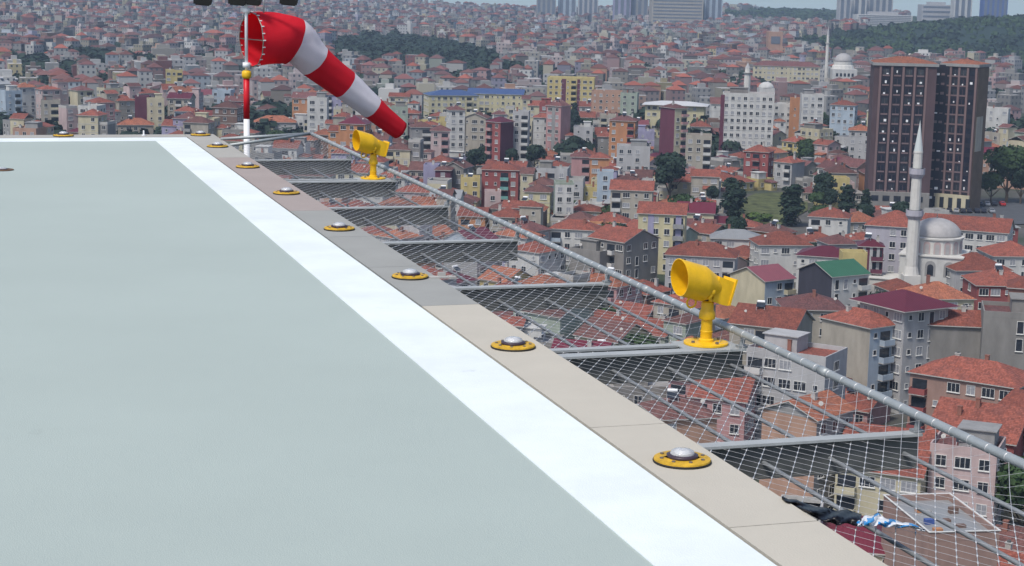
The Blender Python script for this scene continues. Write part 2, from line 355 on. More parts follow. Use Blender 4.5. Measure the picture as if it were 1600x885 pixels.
# continue the row of slabs to both ends with the same slab length
s0 = seams[0]
while s0 > A0 + 1.3: s0 -= 1.22; seams.insert(0, s0)
seams = [s for s in seams if s < TE - .5]
k = seams[-1]
while k < TE - 1.9: k += 1.22; seams.append(k)
seams.append(TE)
cpo = empty('stone_coping', L2W(CI + CW / 2, 8, 0)); tag(cpo, 'pale stone coping along the right and far edges of the helipad deck', 'coping')
def wpart(mb, name, m, par, **kw):                 # world-coordinates mesh under a parent that has no rotation
    o = mb.build(name, m, par, **kw); o.location = -Vector(par.location); return o
prev = A0
for s_ in seams:
    if s_ - prev < .1: continue
    mid = (s_ + prev) / 2; px = proj(L2W(CI, mid, 0))[1] if mid > 1 else 900
    mi = 0 if px > 478 else (1 if px > 445 else (3 if px > 416 else (1 if px > 330 else (2 if px > 262 else 3))))
    mb = MB(); lbox(mb, CI, CO, prev + .003, s_ - .003, -.09, 0); wpart(mb, 'coping_slab', cop[mi], cpo); prev = s_
mb = MB(); lbox(mb, CI + .004, CO - .004, A0, TE - .004, -.35, -.092); lbox(mb, LL, CI, AE + .004, TE - .004, -.35, -.092); wpart(mb, 'bed', M['joint'], cpo)
k = CI
while k > LL:
    mb = MB(); lbox(mb, max(LL, k - 1.22) + .003, k - .003, AE, TE, -.09, 0); wpart(mb, 'coping_slab', cop[3], cpo); k -= 1.22
bo = empty('hospital_tower', L2W(-12, 6, -69)); tag(bo, 'tower block under the helipad, its wall below the deck edge', 'building')
mb = MB(); lbox(mb, LL + .3, CO - .25, A0 + .3, TE - .3, -69, -.36); wpart(mb, 'wall', WM['light grey'], bo)
for fz in range(-64, -3, 4):
    for a in np.arange(A0 + 2, TE - 2, 3.2):
        if fz < -20: continue
        mb = MB(); lbox(mb, CO - .25, CO - .2, a, a + 1.6, fz, fz + 1.7); wpart(mb, 'window', M['glass'], bo)

# ------------------------------------------------------------------ safety net frame
RZ = .058; NZ = -.016
fr = empty('safety_net_frame', L2W(CO + .3, 10, 0)); tag(fr, 'galvanised safety net frame projecting over the city beyond the coping', 'safety net')
RL = 2.158 * HC * (HC - RZ) / HC
TA1 = lv(483, 209, RZ)[1]
beams_t = [2.42 * HC, 3.473 * HC, 4.43 * HC, 5.511 * HC, 6.523 * HC, 7.555 * HC, lv(560, 281)[1], 9.588 * HC]
mb = MB(); mb.tube([L2W(RL, a, RZ) for a in np.linspace(-2, TA1, 40)] , .0172, 16); wpart(mb, 'outer_rail', M['rail'], fr, smooth=True)
mb = MB(); mb.tube([L2W(RL, TA1, RZ), L2W(CO - .02, TA1 - .02, .012)], .015, 12); wpart(mb, 'end_rail', M['rail'], fr, smooth=True)
pb = lv(360, 225.5, 0)
mb = MB(); mb.tube([L2W(RL, TA1, RZ), L2W(CO + .01, pb[1], -.01)], .015, 12); wpart(mb, 'corner_brace', M['rail'], fr, smooth=True)
for a in np.arange(.4, TA1 - .1, 1.95):
    mb = MB(); mb.tube([L2W(RL, a, RZ), L2W(RL, a + .07, RZ)], .0190, 16); wpart(mb, 'rail_sleeve', M['rail'], fr, smooth=True)
TZ = -.085
for c in (1.6138, 1.7697, 1.9493):
    l = c * (HC - TZ)
    mb = MB(); mb.tube([L2W(l, -2, TZ), L2W(l, 9.588 * HC, TZ)], .0082, 10); wpart(mb, 'inner_tube', M['rail2'], fr, smooth=True)
BE = W2L(atz(1428, 672, -.01))[0]
for i, tb in enumerate(beams_t):
    bwide = .028 if i not in (2, 6) else .034
    mb = MB(); lbox(mb, CO - .004, BE, tb - bwide, tb + bwide, -.018, -.008)
    if i in (2, 6): lbox(mb, CO - .004, BE - .2, tb + .10, tb + .15, -.018, -.008)
    bo_ = wpart(mb, 'beam', M['flange'], fr)
    mb = MB(); lbox(mb, CO - .004, BE - .004, tb - .004, tb + .004, -.135, -.018)
    lbox(mb, CO - .004, BE - .004, tb - .02, tb + .02, -.141, -.135)
    o = mb.build('web', M['web'], bo_)
    if i in (2, 6):
        mb = MB(); lbox(mb, CO - .004, BE - .2, tb + .105, tb + .111, -.12, -.018); mb.build('web', M['web'], bo_)
    mb = MB(); mb.tube([L2W(BE - .012, tb, -.012), L2W(BE + .0, tb, RZ)], .012, 8); lbox(mb, BE - .03, BE + .012, tb - .02, tb + .02, -.007, .002)
    mb.build('bracket', M['rail2'], bo_)
# the net: wires crossing as diamonds, clamped with ferrules where they cross
def nz(l):
    d = RL - l
    if d < .10: return NZ + (RZ - NZ) * ((.10 - d) / .10) ** .8
    return NZ - .010 * math.sin(min(1, (l - CO) / (RL - CO)) * math.pi)
ANG = R(30.5); PER = .116; W_ = RL - CO; NA0, NA1 = 1.0, TA1 - .02
def wirepts(sgn, a0):
    out = []
    for i in range(11):
        l = CO - .01 + (W_ + .01) * i / 10; a = a0 + sgn * (l - CO) / math.tan(ANG)
        out.append((l, a))
    return [(l, a) for l, a in out if NA0 <= a <= NA1]
bounds = [NA0] + [t_ for t_ in beams_t if NA0 < t_ < NA1] + [NA1]
nets = [MB() for _ in bounds[1:]]
def bay(a):
    for i in range(len(bounds) - 1):
        if a < bounds[i + 1]: return i
    return len(bounds) - 2
k = -20
while k * PER < NA1 + 3:
    for sgn in (1, -1):
        pts = wirepts(sgn, k * PER)
        for p, q in zip(pts, pts[1:]):
            mid = (p[1] + q[1]) / 2; far_ = max(mid, 4)
            nets[bay(mid)].tube([L2W(p[0], p[1], nz(p[0])), L2W(q[0], q[1], nz(q[0]))], .0011 if sgn > 0 else .00055, 4, cap=False)
    for j in range(1, 20):
        l = CO + PER / 2 * math.tan(ANG) * j; a = k * PER + (l - CO) / math.tan(ANG)
        if l < RL - .02 and NA0 < a < min(NA1, 13):
            d = .011; l1, a1 = l - d * math.sin(ANG), a - d * math.cos(ANG); l2, a2 = l + d * math.sin(ANG), a + d * math.cos(ANG)
            nets[bay(a)].tube([L2W(l1, a1, nz(l1)), L2W(l2, a2, nz(l2))], .0026, 5)
    # loops of wire round the rail
    a = k * PER + W_ / math.tan(ANG)
    if NA0 < a < NA1: nets[bay(a)].tube([L2W(RL, a, RZ) + Vector((0, 0, 0)), L2W(RL, a + .003, RZ)], .0183, 12)
    k += 1
for nm in nets: wpart(nm, 'wire_net', M['wire'], fr, smooth=True)

# ------------------------------------------------------------------ perimeter lights
def mk_plight():
    o = empty('perimeter_light', (0, 0, 0))
    mb = MB(); mb.lathe([(0, 0), (.110, 0), (.1115, .006), (.110, .011), (.06, .012)], 40); mb.build('gasket', M['black'], o, smooth=False)
    mb = MB(); mb.lathe([(.05, .011), (.108, .0112), (.107, .019), (.1, .023), (.058, .024), (.05, .015)], 40); fl = mb.build('flange', M['amber'], o); autosmooth(fl)
    for k in range(8):
        mb = MB(); th = k * math.pi / 4 + .3; p = Vector((.083 * math.cos(th), .083 * math.sin(th), .0)); mb.lathe([(0, .02), (.0075, .0222), (.0075, .029), (.003, .0295)], 6, o=p)
        mb.build('bolt', M['bolt'], o)
    mb = MB(); mb.lathe([(.058, .02), (.060, .036), (.052, .04), (.035, .04)], 32); mb.build('lamp_ring', M['dark'], o, smooth=True)
    mb = MB(); mb.lathe([(.02, .03), (.026, .040), (.014, .050), (.0, .052)], 20); mb.build('reflector', M['silver'], o, smooth=True)
    mb = MB(); mb.lathe([(.046, .034), (.046, .044), (.043, .053), (.032, .061), (.016, .0655), (.0, .066)], 32); autosmooth(mb.build('lens', M['lens'], o))
    return o
pl = mk_plight(); pl.scale = (.9, .9, .72); kids = [(c, []) for c in pl.children]
spots = [((1064, 722), 'largest yellow-rimmed perimeter light, nearest on the stone coping'), ((802, 543), 'yellow-rimmed perimeter light on the coping, level with the nearer yellow floodlight'),
         ((637, 434), 'yellow-rimmed perimeter light on the coping beside the small white bracket'), ((527, 359), 'fourth yellow-rimmed perimeter light along the coping from the viewer'),
         ((446, 303), 'perimeter light at the near end of the pinkish coping slab'), ((385, 262), 'perimeter light on the coping at the foot of the windsock pole'),
         ((338, 230), 'small perimeter light next to last before the deck corner'), ((303, 211.5), 'small perimeter light on the far right corner of the coping'),
         ((97, 210), 'small perimeter light on the far coping, left part of the deck'), ((2, 266), 'dull inset light on the deck paint at the left edge of the view')]
for i, (p, lab) in enumerate(spots):
    z = 0 if i < 9 else -.006
    q = atz(*p, z); o = pl if i == 0 else copy_tree(pl, kids)
    if i == 8: l, a = W2L(q); q = L2W(l, AE + CW / 2, 0)
    if i < 8: l, a = W2L(q); q = L2W((CI + CO) / 2 + .0, a if i < 7 else AE + CW / 2, 0)
    o.location = q; o.rotation_euler.z = .4 * i; o.scale.z *= .45 if i == 9 else 1
    if i == 9:
        for c_ in o.children:
            if c_.name.startswith('flange'): c_.data = c_.data.copy(); c_.data.materials[0] = mat('rusty flange', (.17, .10, .06), .7, noise=.4, nscale=30)
    tag(o, lab, 'light', 'perimeter lights round the helipad')
# small white things on the coping
q = atz(690, 434, 0); o = empty('cable_bracket', q, EDGE)
mb = MB(); mb.box(-.07, .06, -.03, .02, 0, .008); mb.box(-.02, .02, -.01, .01, .008, .03); mb.box(.03, .07, -.05, -.02, .0, .012); mb.build('plate', M['trim'], o)
tag(o, 'small white bracket on the outer edge of the coping', 'bracket')
q = L2W(W2L(atz(223, 211, 0))[0], AE + CW / 2, 0); o = empty('marker_peg', q)
mb = MB(); mb.lathe([(.02, 0), (.02, .01), (.009, .012), (.008, .05), (0, .055)], 12); mb.build('peg', M['whitep'], o); tag(o, 'little white peg standing on the far coping', 'peg')

# ------------------------------------------------------------------ yellow floodlights
def mk_flood():
    o = empty('floodlight', (0, 0, 0))
    mb = MB(); mb.lathe([(0, 0), (.088, 0), (.088, .007), (.083, .009), (.03, .010)], 40); autosmooth(mb.build('base_plate', M['yellow'], o))
    bp_ = o.children[0]
    for k in range(4):
        mb = MB(); th = k * math.pi / 2 + .6; mb.lathe([(0, .008), (.007, .0095), (.007, .017), (.003, .018)], 6, o=(.066 * math.cos(th), .066 * math.sin(th), 0))
        b_ = mb.build('bolt', M['bolt'], bp_)
    mb = MB(); mb.lathe([(.03, .008), (.03, .018), (.0235, .022), (.0235, .045), (.0245, .047), (.0245, .052), (.0225, .054), (.0225, .098), (.031, .100), (.032, .104), (.032, .120), (.029, .130), (.0255, .136), (.0245, .166), (.019, .172)], 28)
    autosmooth(mb.build('stem', M['yellow'], o), 30)
    ax = Vector((-.875, -.40, .285)).normalized(); side = ax.cross(Vector((0, 0, 1))).normalized(); up = side.cross(ax)
    c0 = Vector((.0, 0, .232)) + ax * .040
    # hood: a tube cut aslant, longer on top, with a wall thickness
    mb = MB(); n = 40; rings = []
    def ring(s_top, s_bot, r):
        base = len(mb.v)
        for k in range(n):
            th = 2 * math.pi * k / n; u = (math.cos(th) + 1) / 2; s_ = s_bot + (s_top - s_bot) * u
            mb.v.append(tuple(c0 + ax * s_ + (up * math.cos(th) + side * math.sin(th)) * r))
        return base
    rs = [ring(-.075, -.075, .043), ring(-.055, -.06, .050), ring(-.005, -.02, .0685), ring(.0, -.012, .070), ring(.118, .075, .070), ring(.118, .075, .0670), ring(.0, -.01, .0665), ring(-.03, -.04, .05), ring(-.035, -.045, .002)]
    for a_, b_2 in zip(rs, rs[1:]):
        for k in range(n):
            k2 = (k + 1) % n; mb.f.append((a_ + k, a_ + k2, b_2 + k2, b_2 + k)); mb.m.append(0); mb.uv += [(0, 0)] * 4; mb.c += [(1, 1, 1, 1)] * 4
    autosmooth(mb.build('hood', M['yellow'], o), 35)
    mb = MB(); mb.lathe([(.0, -.045), (.046, -.04), (.046, -.028), (.0, -.026)], 28, o=c0, ax=ax); mb.build('lens', M['silver'], o, smooth=False)
    # rear box and heat-sink lip
    mb = MB()
    bx_ = Matrix((ax, side, up)).transposed()
    P = []
    for s_, hw, lo_, hi_ in ((-.055, .040, -.055, .046), (-.100, .043, -.058, .042), (-.128, .043, -.056, .040)):
        for u_, v_ in ((-1, lo_), (1, lo_), (1, hi_), (-1, hi_)): P.append(c0 + ax * s_ + side * hw * u_ + up * v_)
    for a_ in (0, 4):
        for k in range(4): k2 = (k + 1) % 4; mb.face([P[a_ + k], P[a_ + k2], P[a_ + 4 + k2], P[a_ + 4 + k]])
    mb.face(P[8:12]); mb.face(P[0:4][::-1]); mb.obox(c0 - ax * .131, ax, side, up, .004, .047, .053)
    rb = mb.build('rear_housing', M['yellow'], o); bv = rb.modifiers.new('b', 'BEVEL'); bv.width = .004; bv.segments = 2
    # yoke under the hood
    mb = MB()
    for sg in (-1, 1):
        pts = [c0 + side * sg * (.052) + ax * -.035 + up * -.02, c0 + side * sg * .052 + ax * -.03 - up * .045, Vector((0, 0, .178)) + side * sg * .03, Vector((0, 0, .172))]
        mb.tube(pts, .008, 8)
        mb.lathe([(0, 0), (.011, .001), (.011, .008), (.004, .010)], 10, o=c0 + side * sg * .052 - ax * .035 - up * .02, ax=side * sg)
    ey = [c0 + ax * (.012 + .02 * math.cos(q_)) + up * (-.082 + .02 * math.sin(q_)) for q_ in np.linspace(0, 2 * math.pi, 15)]
    mb.tube(ey, .0045, 6)
    mb.build('yoke', M['yellow'], o, smooth=True)
    mb = MB(); mb.lathe([(.016, .168), (.018, .180), (.014, .19)], 14); mb.build('clamp', M['dark'], o)
    return o
fl = mk_flood(); fl.scale = (1.15,) * 3; kids = [(c, list(c.children)) for c in fl.children]
zb = -.006
fl.location = atz(1103, 537, zb); tag(fl, 'larger yellow hooded floodlight on a round plate at the net frame', 'floodlight', 'yellow floodlights on the net frame')
o = copy_tree(fl, kids, atz(583, 279, zb), R(4)); tag(o, 'smaller yellow hooded floodlight on the far part of the net frame', 'floodlight')
for q in (fl.location, o.location):
    l, a = W2L(q)
    mb = MB(); lbox(mb, l - .14, l + .13, a - .085, a + .085, -.0135, -.0075); wpart(mb, 'mounting_plate', M['flange'], fr)

# ------------------------------------------------------------------ windsock
DW = 18.6
def wp(px, py, dy=0): return at(px, py, DW + dy)
pr = DW / F
ws = empty('windsock', wp(386, 250)); tag(ws, 'red and white striped windsock on a banded pole beyond the net frame', 'windsock')
basep = wp(385.6, 250)
def vert(py): 
    p = wp(386.3, py); return Vector((basep.x, basep.y, p.z))
pole = MB(); pole.tube([Vector((basep.x, basep.y, -3.5)), vert(186)], .032, 16); po = wpart(pole, 'pole', M['whitep'], ws, smooth=True)
mb = MB(); mb.tube([vert(186), vert(123)], .0325, 16); mb.build('red_band', M['redp'], po, smooth=True)
mb = MB(); mb.lathe([(.033, 0), (.046, .01), (.05, .03), (.05, .055), (.046, .075), (.03, .085)], 18, o=vert(123)); mb.build('yellow_cap', M['yellow'], po, smooth=True)
mb = MB(); mb.tube([vert(112), vert(-70)], .017, 10); mb.tube([vert(106), vert(98)], .04, 12); mb.tube([vert(20), vert(13)], .04, 12); wpart(mb, 'swivel_rod', M['whitep'], ws, smooth=True)
ctr = [(393, 62, 41.5, .10), (410, 61, 41, .16), (430, 60.5, 40, .22), (446, 60.5, 38.5, .27), (457, 62.5, 36.5, .30), (468, 70, 33, .33), (479, 82, 30, .36), (491, 94, 28, .40), (515, 114, 25.5, .47), (538, 132.5, 24.5, .54), (560, 151, 22, .60), (583, 169, 19.5, .66), (598, 182, 17.8, .70), (612, 194, 16.5, .74), (625, 204, 15.5, .78)]
C = []; RR = []
import itertools
for i in range(len(ctr) - 1):
    for k in range(4):
        u = k / 4; a_, b_ = ctr[i], ctr[i + 1]; v = [a_[j] * (1 - u) + b_[j] * u for j in range(4)]
        C.append(wp(v[0], v[1], v[3] * 1.5)); RR.append(v[2] * pr)
C.append(wp(ctr[-1][0], ctr[-1][1], ctr[-1][3] * 1.5)); RR.append(ctr[-1][2] * pr)
for _ in range(2):
    C = [C[0]] + [(C[i - 1] + C[i] * 2 + C[i + 1]) / 4 for i in range(1, len(C) - 1)] + [C[-1]]
mb = MB(); n = 48; rings = []
fy = AZ
for i, c in enumerate(C):
    tg = (C[min(i + 1, len(C) - 1)] - C[max(i - 1, 0)]).normalized()
    if i < 6: tg = Vector((.82, .57, .02)).normalized() * (1 - i / 6) + tg * (i / 6)
    tg.normalize(); s_ = tg.cross(Vector((0, 0, 1))).normalized(); u_ = s_.cross(tg)
    base = len(mb.v)
    for k in range(n):
        th = 2 * math.pi * k / n; r_ = RR[i] * (1 + .022 * math.sin(3 * th + i * .35) + .012 * math.sin(9 * th + i * .31) * min(1, i / 12) + .03 * math.exp(-((i - 16) / 5.) ** 2) * math.sin(i * 2.1 + 2 * th) * max(0, -math.cos(th)) + .012 * math.sin(5 * th - i * .5) * min(1, i / 8))
        if i == 0: r_ *= 1 + .015 * math.cos(12 * th)
        mb.v.append(tuple(c + (u_ * math.cos(th) + s_ * math.sin(th)) * r_))
    rings.append(base)
def band(px):
    return 0 if px < 458 else (1 if px < 491 else (0 if px < 538 else (1 if px < 583 else 0)))
for i in range(len(C) - 1):
    px = proj((C[i] + C[i + 1]) / 2)[0]
    for k in range(n):
        k2 = (k + 1) % n; mb.f.append((rings[i] + k, rings[i + 1] + k, rings[i + 1] + k2, rings[i] + k2)); mb.m.append(band(px)); mb.uv += [(0, 0)] * 4; mb.c += [(1, 1, 1, 1)] * 4
sk = wpart(mb, 'sock', [M['sockr'], M['sockw']], ws, smooth=True)
so_ = sk.modifiers.new('s', 'SOLIDIFY'); so_.thickness = .002
mb = MB(); mouth = [Vector(v) for v in mb.v]
rim = [Vector(sk.data.vertices[k].co) for k in range(n)]
mb.tube(rim + [rim[0]], .006, 6); ho = wpart(mb, 'hoop', M['bolt'], ws, smooth=True)
mb = MB()
tg0 = Vector((.82, .57, .02)).normalized()
for k in range(0, n, 2):
    p = rim[k]; mb.tube([p - tg0 * .004 + (p - C[0]) * .012, p + tg0 * .026 + (p - C[0]) * .008], .0065, 5)
wpart(mb, 'lacing', M['whitep'], ws)
mb = MB()
rd = [C[0] + (p - C[0]) for p in rim]
for k in (0, 12, 24, 36): mb.tube([Vector((basep.x, basep.y, rim[k].z)) if k in (0, 24) else C[0], rim[k]], .006, 6)
wpart(mb, 'spokes', M['bolt'], ws)
mb = MB()
bar = vert(-9).z
xa, xb = wp(312, -9), wp(460, -9)
mb.tube([Vector((xa.x, basep.y, bar)), Vector((xb.x, basep.y, bar))], .02, 8); q = wp(410, 0)
mb.tube([Vector((q.x, basep.y + .1, bar)), Vector((q.x, basep.y + .1, wp(410, 21).z))], .007, 6); wpart(mb, 'lamp_bar', M['rail'], ws, smooth=True)
for px, w_ in ((318, .09), (372, .09), (397, .08), (452, .09)):
    p = wp(px, -2); c = Vector((p.x, basep.y - .03, p.z)); mb = MB()
    ax1, ay1, az1 = Vector((1, 0, -.08)).normalized(), Vector((0, 1, .3)).normalized(), Vector((.08, -.3, 1)).normalized()
    mb.obox(c, ax1, ay1, az1, w_, .06, .045); mb.obox(c - az1 * .052, ax1, ay1, az1, w_ * .8, .045, .008); mb.obox(c + az1 * .06, ax1, ay1, az1, .03, .02, .02)
    lo_ = wpart(mb, 'floodlamp', M['black'], ws)
# ------------------------------------------------------------------ plastic sheeting caught on the net
def rag(name, pxs, m, label, lift=.01):
    o = empty(name, atz(*pxs[0][:2], NZ)); pts = []
    rnd = random.Random(3 + len(pxs)); mb = MB(); nn = 9
    cen = []
    for i in range(len(pxs) - 1):
        for k in range(6):
            u = k / 6; a_, b_ = pxs[i], pxs[i + 1]; cen.append([a_[j] * (1 - u) + b_[j] * u for j in range(3)])
    cen.append(pxs[-1])
    rows = []
    for i, (x_, y_, h_) in enumerate(cen):
        base = len(mb.v); rows.append(base)
        for k in range(nn):
            u = k / (nn - 1); jy = (u - .5) * h_ * 1.0 + rnd.uniform(-.6, .6) + 1.5 * math.sin(i * .9)
            zz = NZ + lift + .013 * math.sin(u * math.pi) * (.8 + .5 * math.sin(i * .8 + 2 * u)) + .006 * math.sin(i * 1.1 + k)
            p = atz(x_ + rnd.uniform(-1, 1), y_ + jy, zz); mb.v.append(tuple(p))
    for i in range(len(cen) - 1):
        for k in range(nn - 1):
            mb.f.append((rows[i] + k, rows[i] + k + 1, rows[i + 1] + k + 1, rows[i + 1] + k)); mb.uv += [(0, 0)] * 4; mb.c += [(1, 1, 1, 1)] * 4
            mb.m.append(0 if not isinstance(m, list) or math.sin(i * .75 + k * .6) + .5 * math.sin(k * 1.3 - i) < .35 else 1)
    r_ = wpart(mb, 'sheet', m, o, smooth=True); md = r_.modifiers.new('s', 'SOLIDIFY'); md.thickness = .002
    tag(o, label, 'plastic sheet'); return o
pb_ = mat('black plastic', (.004, .004, .007), .38, spec=.35); pw_ = mat('white plastic', (.7, .72, .75), .35); pbl = mat('blue print plastic', (.03, .26, .6), .3)
rag('plastic_bag', [(1222, 778, 5), (1250, 790, 12), (1290, 806, 22), (1320, 808, 22), (1346, 812, 20)], pb_, 'crumpled black plastic bag lying on the net near the coping')
rag('plastic_sheet', [(1340, 818, 10), (1352, 814, 16), (1372, 812, 18), (1392, 818, 12), (1415, 820, 8), (1445, 828, 4)], [pw_, pbl], 'crumpled blue and white plastic sheet lying on the net', .016)

# ================================================================== the city
HN = {}
def winmesh(name, w_, h_, glass, mull=1, sill=True):
    mb = MB(); t_ = .07
    mb.face([(-w_ / 2, -.02, 0), (w_ / 2, -.02, 0), (w_ / 2, -.02, h_), (-w_ / 2, -.02, h_)], 1)
    for x0, x1, z0, z1 in ((-w_ / 2 - t_, -w_ / 2, -t_, h_ + t_), (w_ / 2, w_ / 2 + t_, -t_, h_ + t_), (-w_ / 2, w_ / 2, h_, h_ + t_), (-w_ / 2, w_ / 2, -t_, 0)):
        mb.box(x0, x1, -.08, .0, z0, z1, 0)
    for i in range(mull):
        x = -w_ / 2 + w_ * (i + 1) / (mull + 1); mb.box(x - .03, x + .03, -.05, -.02, 0, h_, 0)
    if sill: mb.box(-w_ / 2 - .15, w_ / 2 + .15, -.2, 0, -t_ - .08, -t_ - .002, 0)
    o = mb.build(name, [M['frame'], glass]); me = o.data; bpy.data.objects.remove(o); return me
WMESH = {}
for nm, w_, h_, mu in (('std', 1.25, 1.35, 1), ('wide', 1.9, 1.35, 2), ('small', .7, .8, 0), ('tall', 1.0, 2.0, 0)):
    WMESH[nm] = [winmesh('window', w_, h_, M['glass'], mu), winmesh('window', w_, h_, M['curtain'], mu)]
def inst(name, me, par, loc, rz=0):
    o = bpy.data.objects.new(name, me); col.objects.link(o); o.parent = par; o.location = loc; o.rotation_euler.z = rz; return o
def mk_mesh(fn, name, mats):
    mb = MB(); fn(mb); o = mb.build(name, mats); me = o.data; bpy.data.objects.remove(o); return me
CHIM = mk_mesh(lambda mb: (mb.box(-.35, .35, -.3, .3, -1.2, .9, 0), mb.box(-.42, .42, -.37, .37, .9, 1.0, 0), mb.box(-.2, .2, -.15, .15, 1.0, 1.25, 1)), 'chimney', [M['trim'], M['web']])
CHIM2 = mk_mesh(lambda mb: (mb.box(-.3, .3, -.3, .3, -1.2, 1.3, 0), mb.box(-.36, .36, -.36, .36, 1.3, 1.38, 0)), 'chimney', [WM['brick']])
def _dish(mb):
    ax = Vector((-.3, -.8, .5)).normalized(); mb.lathe([(.0, 0), (.2, .03), (.33, .1), (.31, .11), (.19, .05), (.0, .02)], 14, o=(0, -.1, .8), ax=ax); mb.tube([(0, 0, -.6), (0, 0, .8)], .03, 5); mb.tube([Vector((0, -.1, .8)), Vector((0, -.1, .8)) + ax * .4], .015, 4)
DISH = mk_mesh(_dish, 'satellite_dish', [M['trim']])
def _solar(mb):
    mb.tube([(-.7, .3, .9), (.7, .3, .9)], .26, 10, 0); mb.face([(-.8, -1.0, .1), (.8, -1.0, .1), (.8, .2, .8), (-.8, .2, .8)], 1)
    for x in (-.75, .75): mb.tube([(x, .3, -.8), (x, .3, .8)], .03, 4, 0); mb.tube([(x, -1, -.6), (x, -1, .1)], .03, 4, 0)
SOLAR = mk_mesh(_solar, 'water_heater', [M['whitep'], M['glass']])
def _balc(w_):
    def f(mb):
        mb.box(-w_ / 2, w_ / 2, -1.1, 0, -.15, 0, 0); mb.box(-w_ / 2, w_ / 2, -1.12, -1.02, 0, .95, 1); mb.box(-w_ / 2, -w_ / 2 + .08, -1.02, 0, 0, .95, 1); mb.box(w_ / 2 - .08, w_ / 2, -1.02, 0, 0, .95, 1)
        mb.box(-w_ / 2 + .1, w_ / 2 - .1, -.012, 0, .02, 2.3, 2)
    return f
BALC = {k: [mk_mesh(_balc(w_), 'balcony', [M['trim'], WM[k], M['glass']]) for w_ in (2.6, 3.8)] for k in ('white', 'pink', 'cream', 'grey', 'teal', 'blue', 'orange', 'maroon', 'yellow', 'pale blue', 'red')}

def roof_mesh(kind, w_, d, h, ov, pitch):
    mb = MB(); t_ = .16; x, y = w_ / 2 + ov, d / 2 + ov
    def slope(a, b, c, dd):       # a-b eave; c-dd ridge (c above b)
        a, b, c, dd = map(Vector, (a, b, c, dd)); ux = (b - a).normalized(); vv = (ux.cross(((c + dd) / 2 - (a + b) / 2).cross(ux))).normalized() * 1
        vv = ((c - a) - ux * (c - a).dot(ux)).normalized()
        uvs = [((p - a).dot(ux), (p - a).dot(vv)) for p in (a, b, c, dd)]
        if (c - dd).length < 1e-6: mb.face([a, b, c], 0, uvs[:3])
        else: mb.face([a, b, c, dd], 0, uvs)
    z0, z1 = h - t_ + .02, h + .02
    rise = pitch * min(x, y) if kind == 'hip' else pitch * (y if kind == 'gable_x' else x)
    def rim(P, Q): mb.face([(P[0], P[1], z0), (Q[0], Q[1], z0), (Q[0], Q[1], Q[2] if len(Q) > 2 else z1), (P[0], P[1], P[2] if len(P) > 2 else z1)], 1)
    C_ = [(-x, -y), (x, -y), (x, y), (-x, y)]
    if kind == 'hip':
        if x >= y: r1, r2 = (-(x - y), 0, z1 + rise), (x - y, 0, z1 + rise)
        else: r1, r2 = (0, -(y - x), z1 + rise), (0, y - x, z1 + rise)
        P = [(a, b, z1) for a, b in C_]
        if x >= y:
            slope(P[0], P[1], r2, r1); slope(P[2], P[3], r1, r2); slope(P[1], P[2], r2, r2); slope(P[3], P[0], r1, r1)
        else:
            slope(P[1], P[2], r2, r1); slope(P[3], P[0], r1, r2); slope(P[0], P[1], r1, r1); slope(P[2], P[3], r2, r2)
        for i in range(4): rim(C_[i], C_[(i + 1) % 4])
        mb.face([(a, b, z0) for a, b in C_[::-1]], 1)
    elif kind in ('gable_x', 'gable_y'):
        gx = kind == 'gable_x'; T = (lambda a, b, c: (a, b, c)) if gx else (lambda a, b, c: (-b, a, c))
        X, Y = (x, y) if gx else (y, x); rr = z1 + rise
        slope(T(-X, -Y, z1), T(X, -Y, z1), T(X, 0, rr), T(-X, 0, rr)); slope(T(X, Y, z1), T(-X, Y, z1), T(-X, 0, rr), T(X, 0, rr))
        mb.face([T(-X, -Y, z0), T(X, -Y, z0), T(X, -Y, z1), T(-X, -Y, z1)], 1); mb.face([T(X, Y, z0), T(-X, Y, z0), T(-X, Y, z1), T(X, Y, z1)], 1)
        for s_ in (-1, 1):
            a, b, c = T(s_ * X, -Y, z1), T(s_ * X, Y, z1), T(s_ * X, 0, rr); a2, b2, c2 = T(s_ * X, -Y, z0), T(s_ * X, Y, z0), T(s_ * X, 0, rr - t_)
            mb.face([a, c, c2, a2], 1); mb.face([c, b, b2, c2], 1)
        mb.face([T(-X, -Y, z0), T(-X, 0, rr - t_), T(X, 0, rr - t_), T(X, -Y, z0)], 1); mb.face([T(X, Y, z0), T(X, 0, rr - t_), T(-X, 0, rr - t_), T(-X, Y, z0)], 1)
    else:
        x, y = w_ / 2, d / 2
        mb.face([(-x, -y, h), (x, -y, h), (x, y, h), (-x, y, h)], 0, [(0, 0), (w_, 0), (w_, d), (0, d)])
        for a0, a1, b0, b1 in ((-x, x, -y - .02, -y + .2), (-x, x, y - .2, y + .02), (-x - .02, -x + .2, -y + .2, y - .2), (x - .2, x + .02, -y + .2, y - .2)):
            mb.box(a0, a1, b0, b1, h - .3, h + .7, 1)
        rise = 0
    return mb, rise
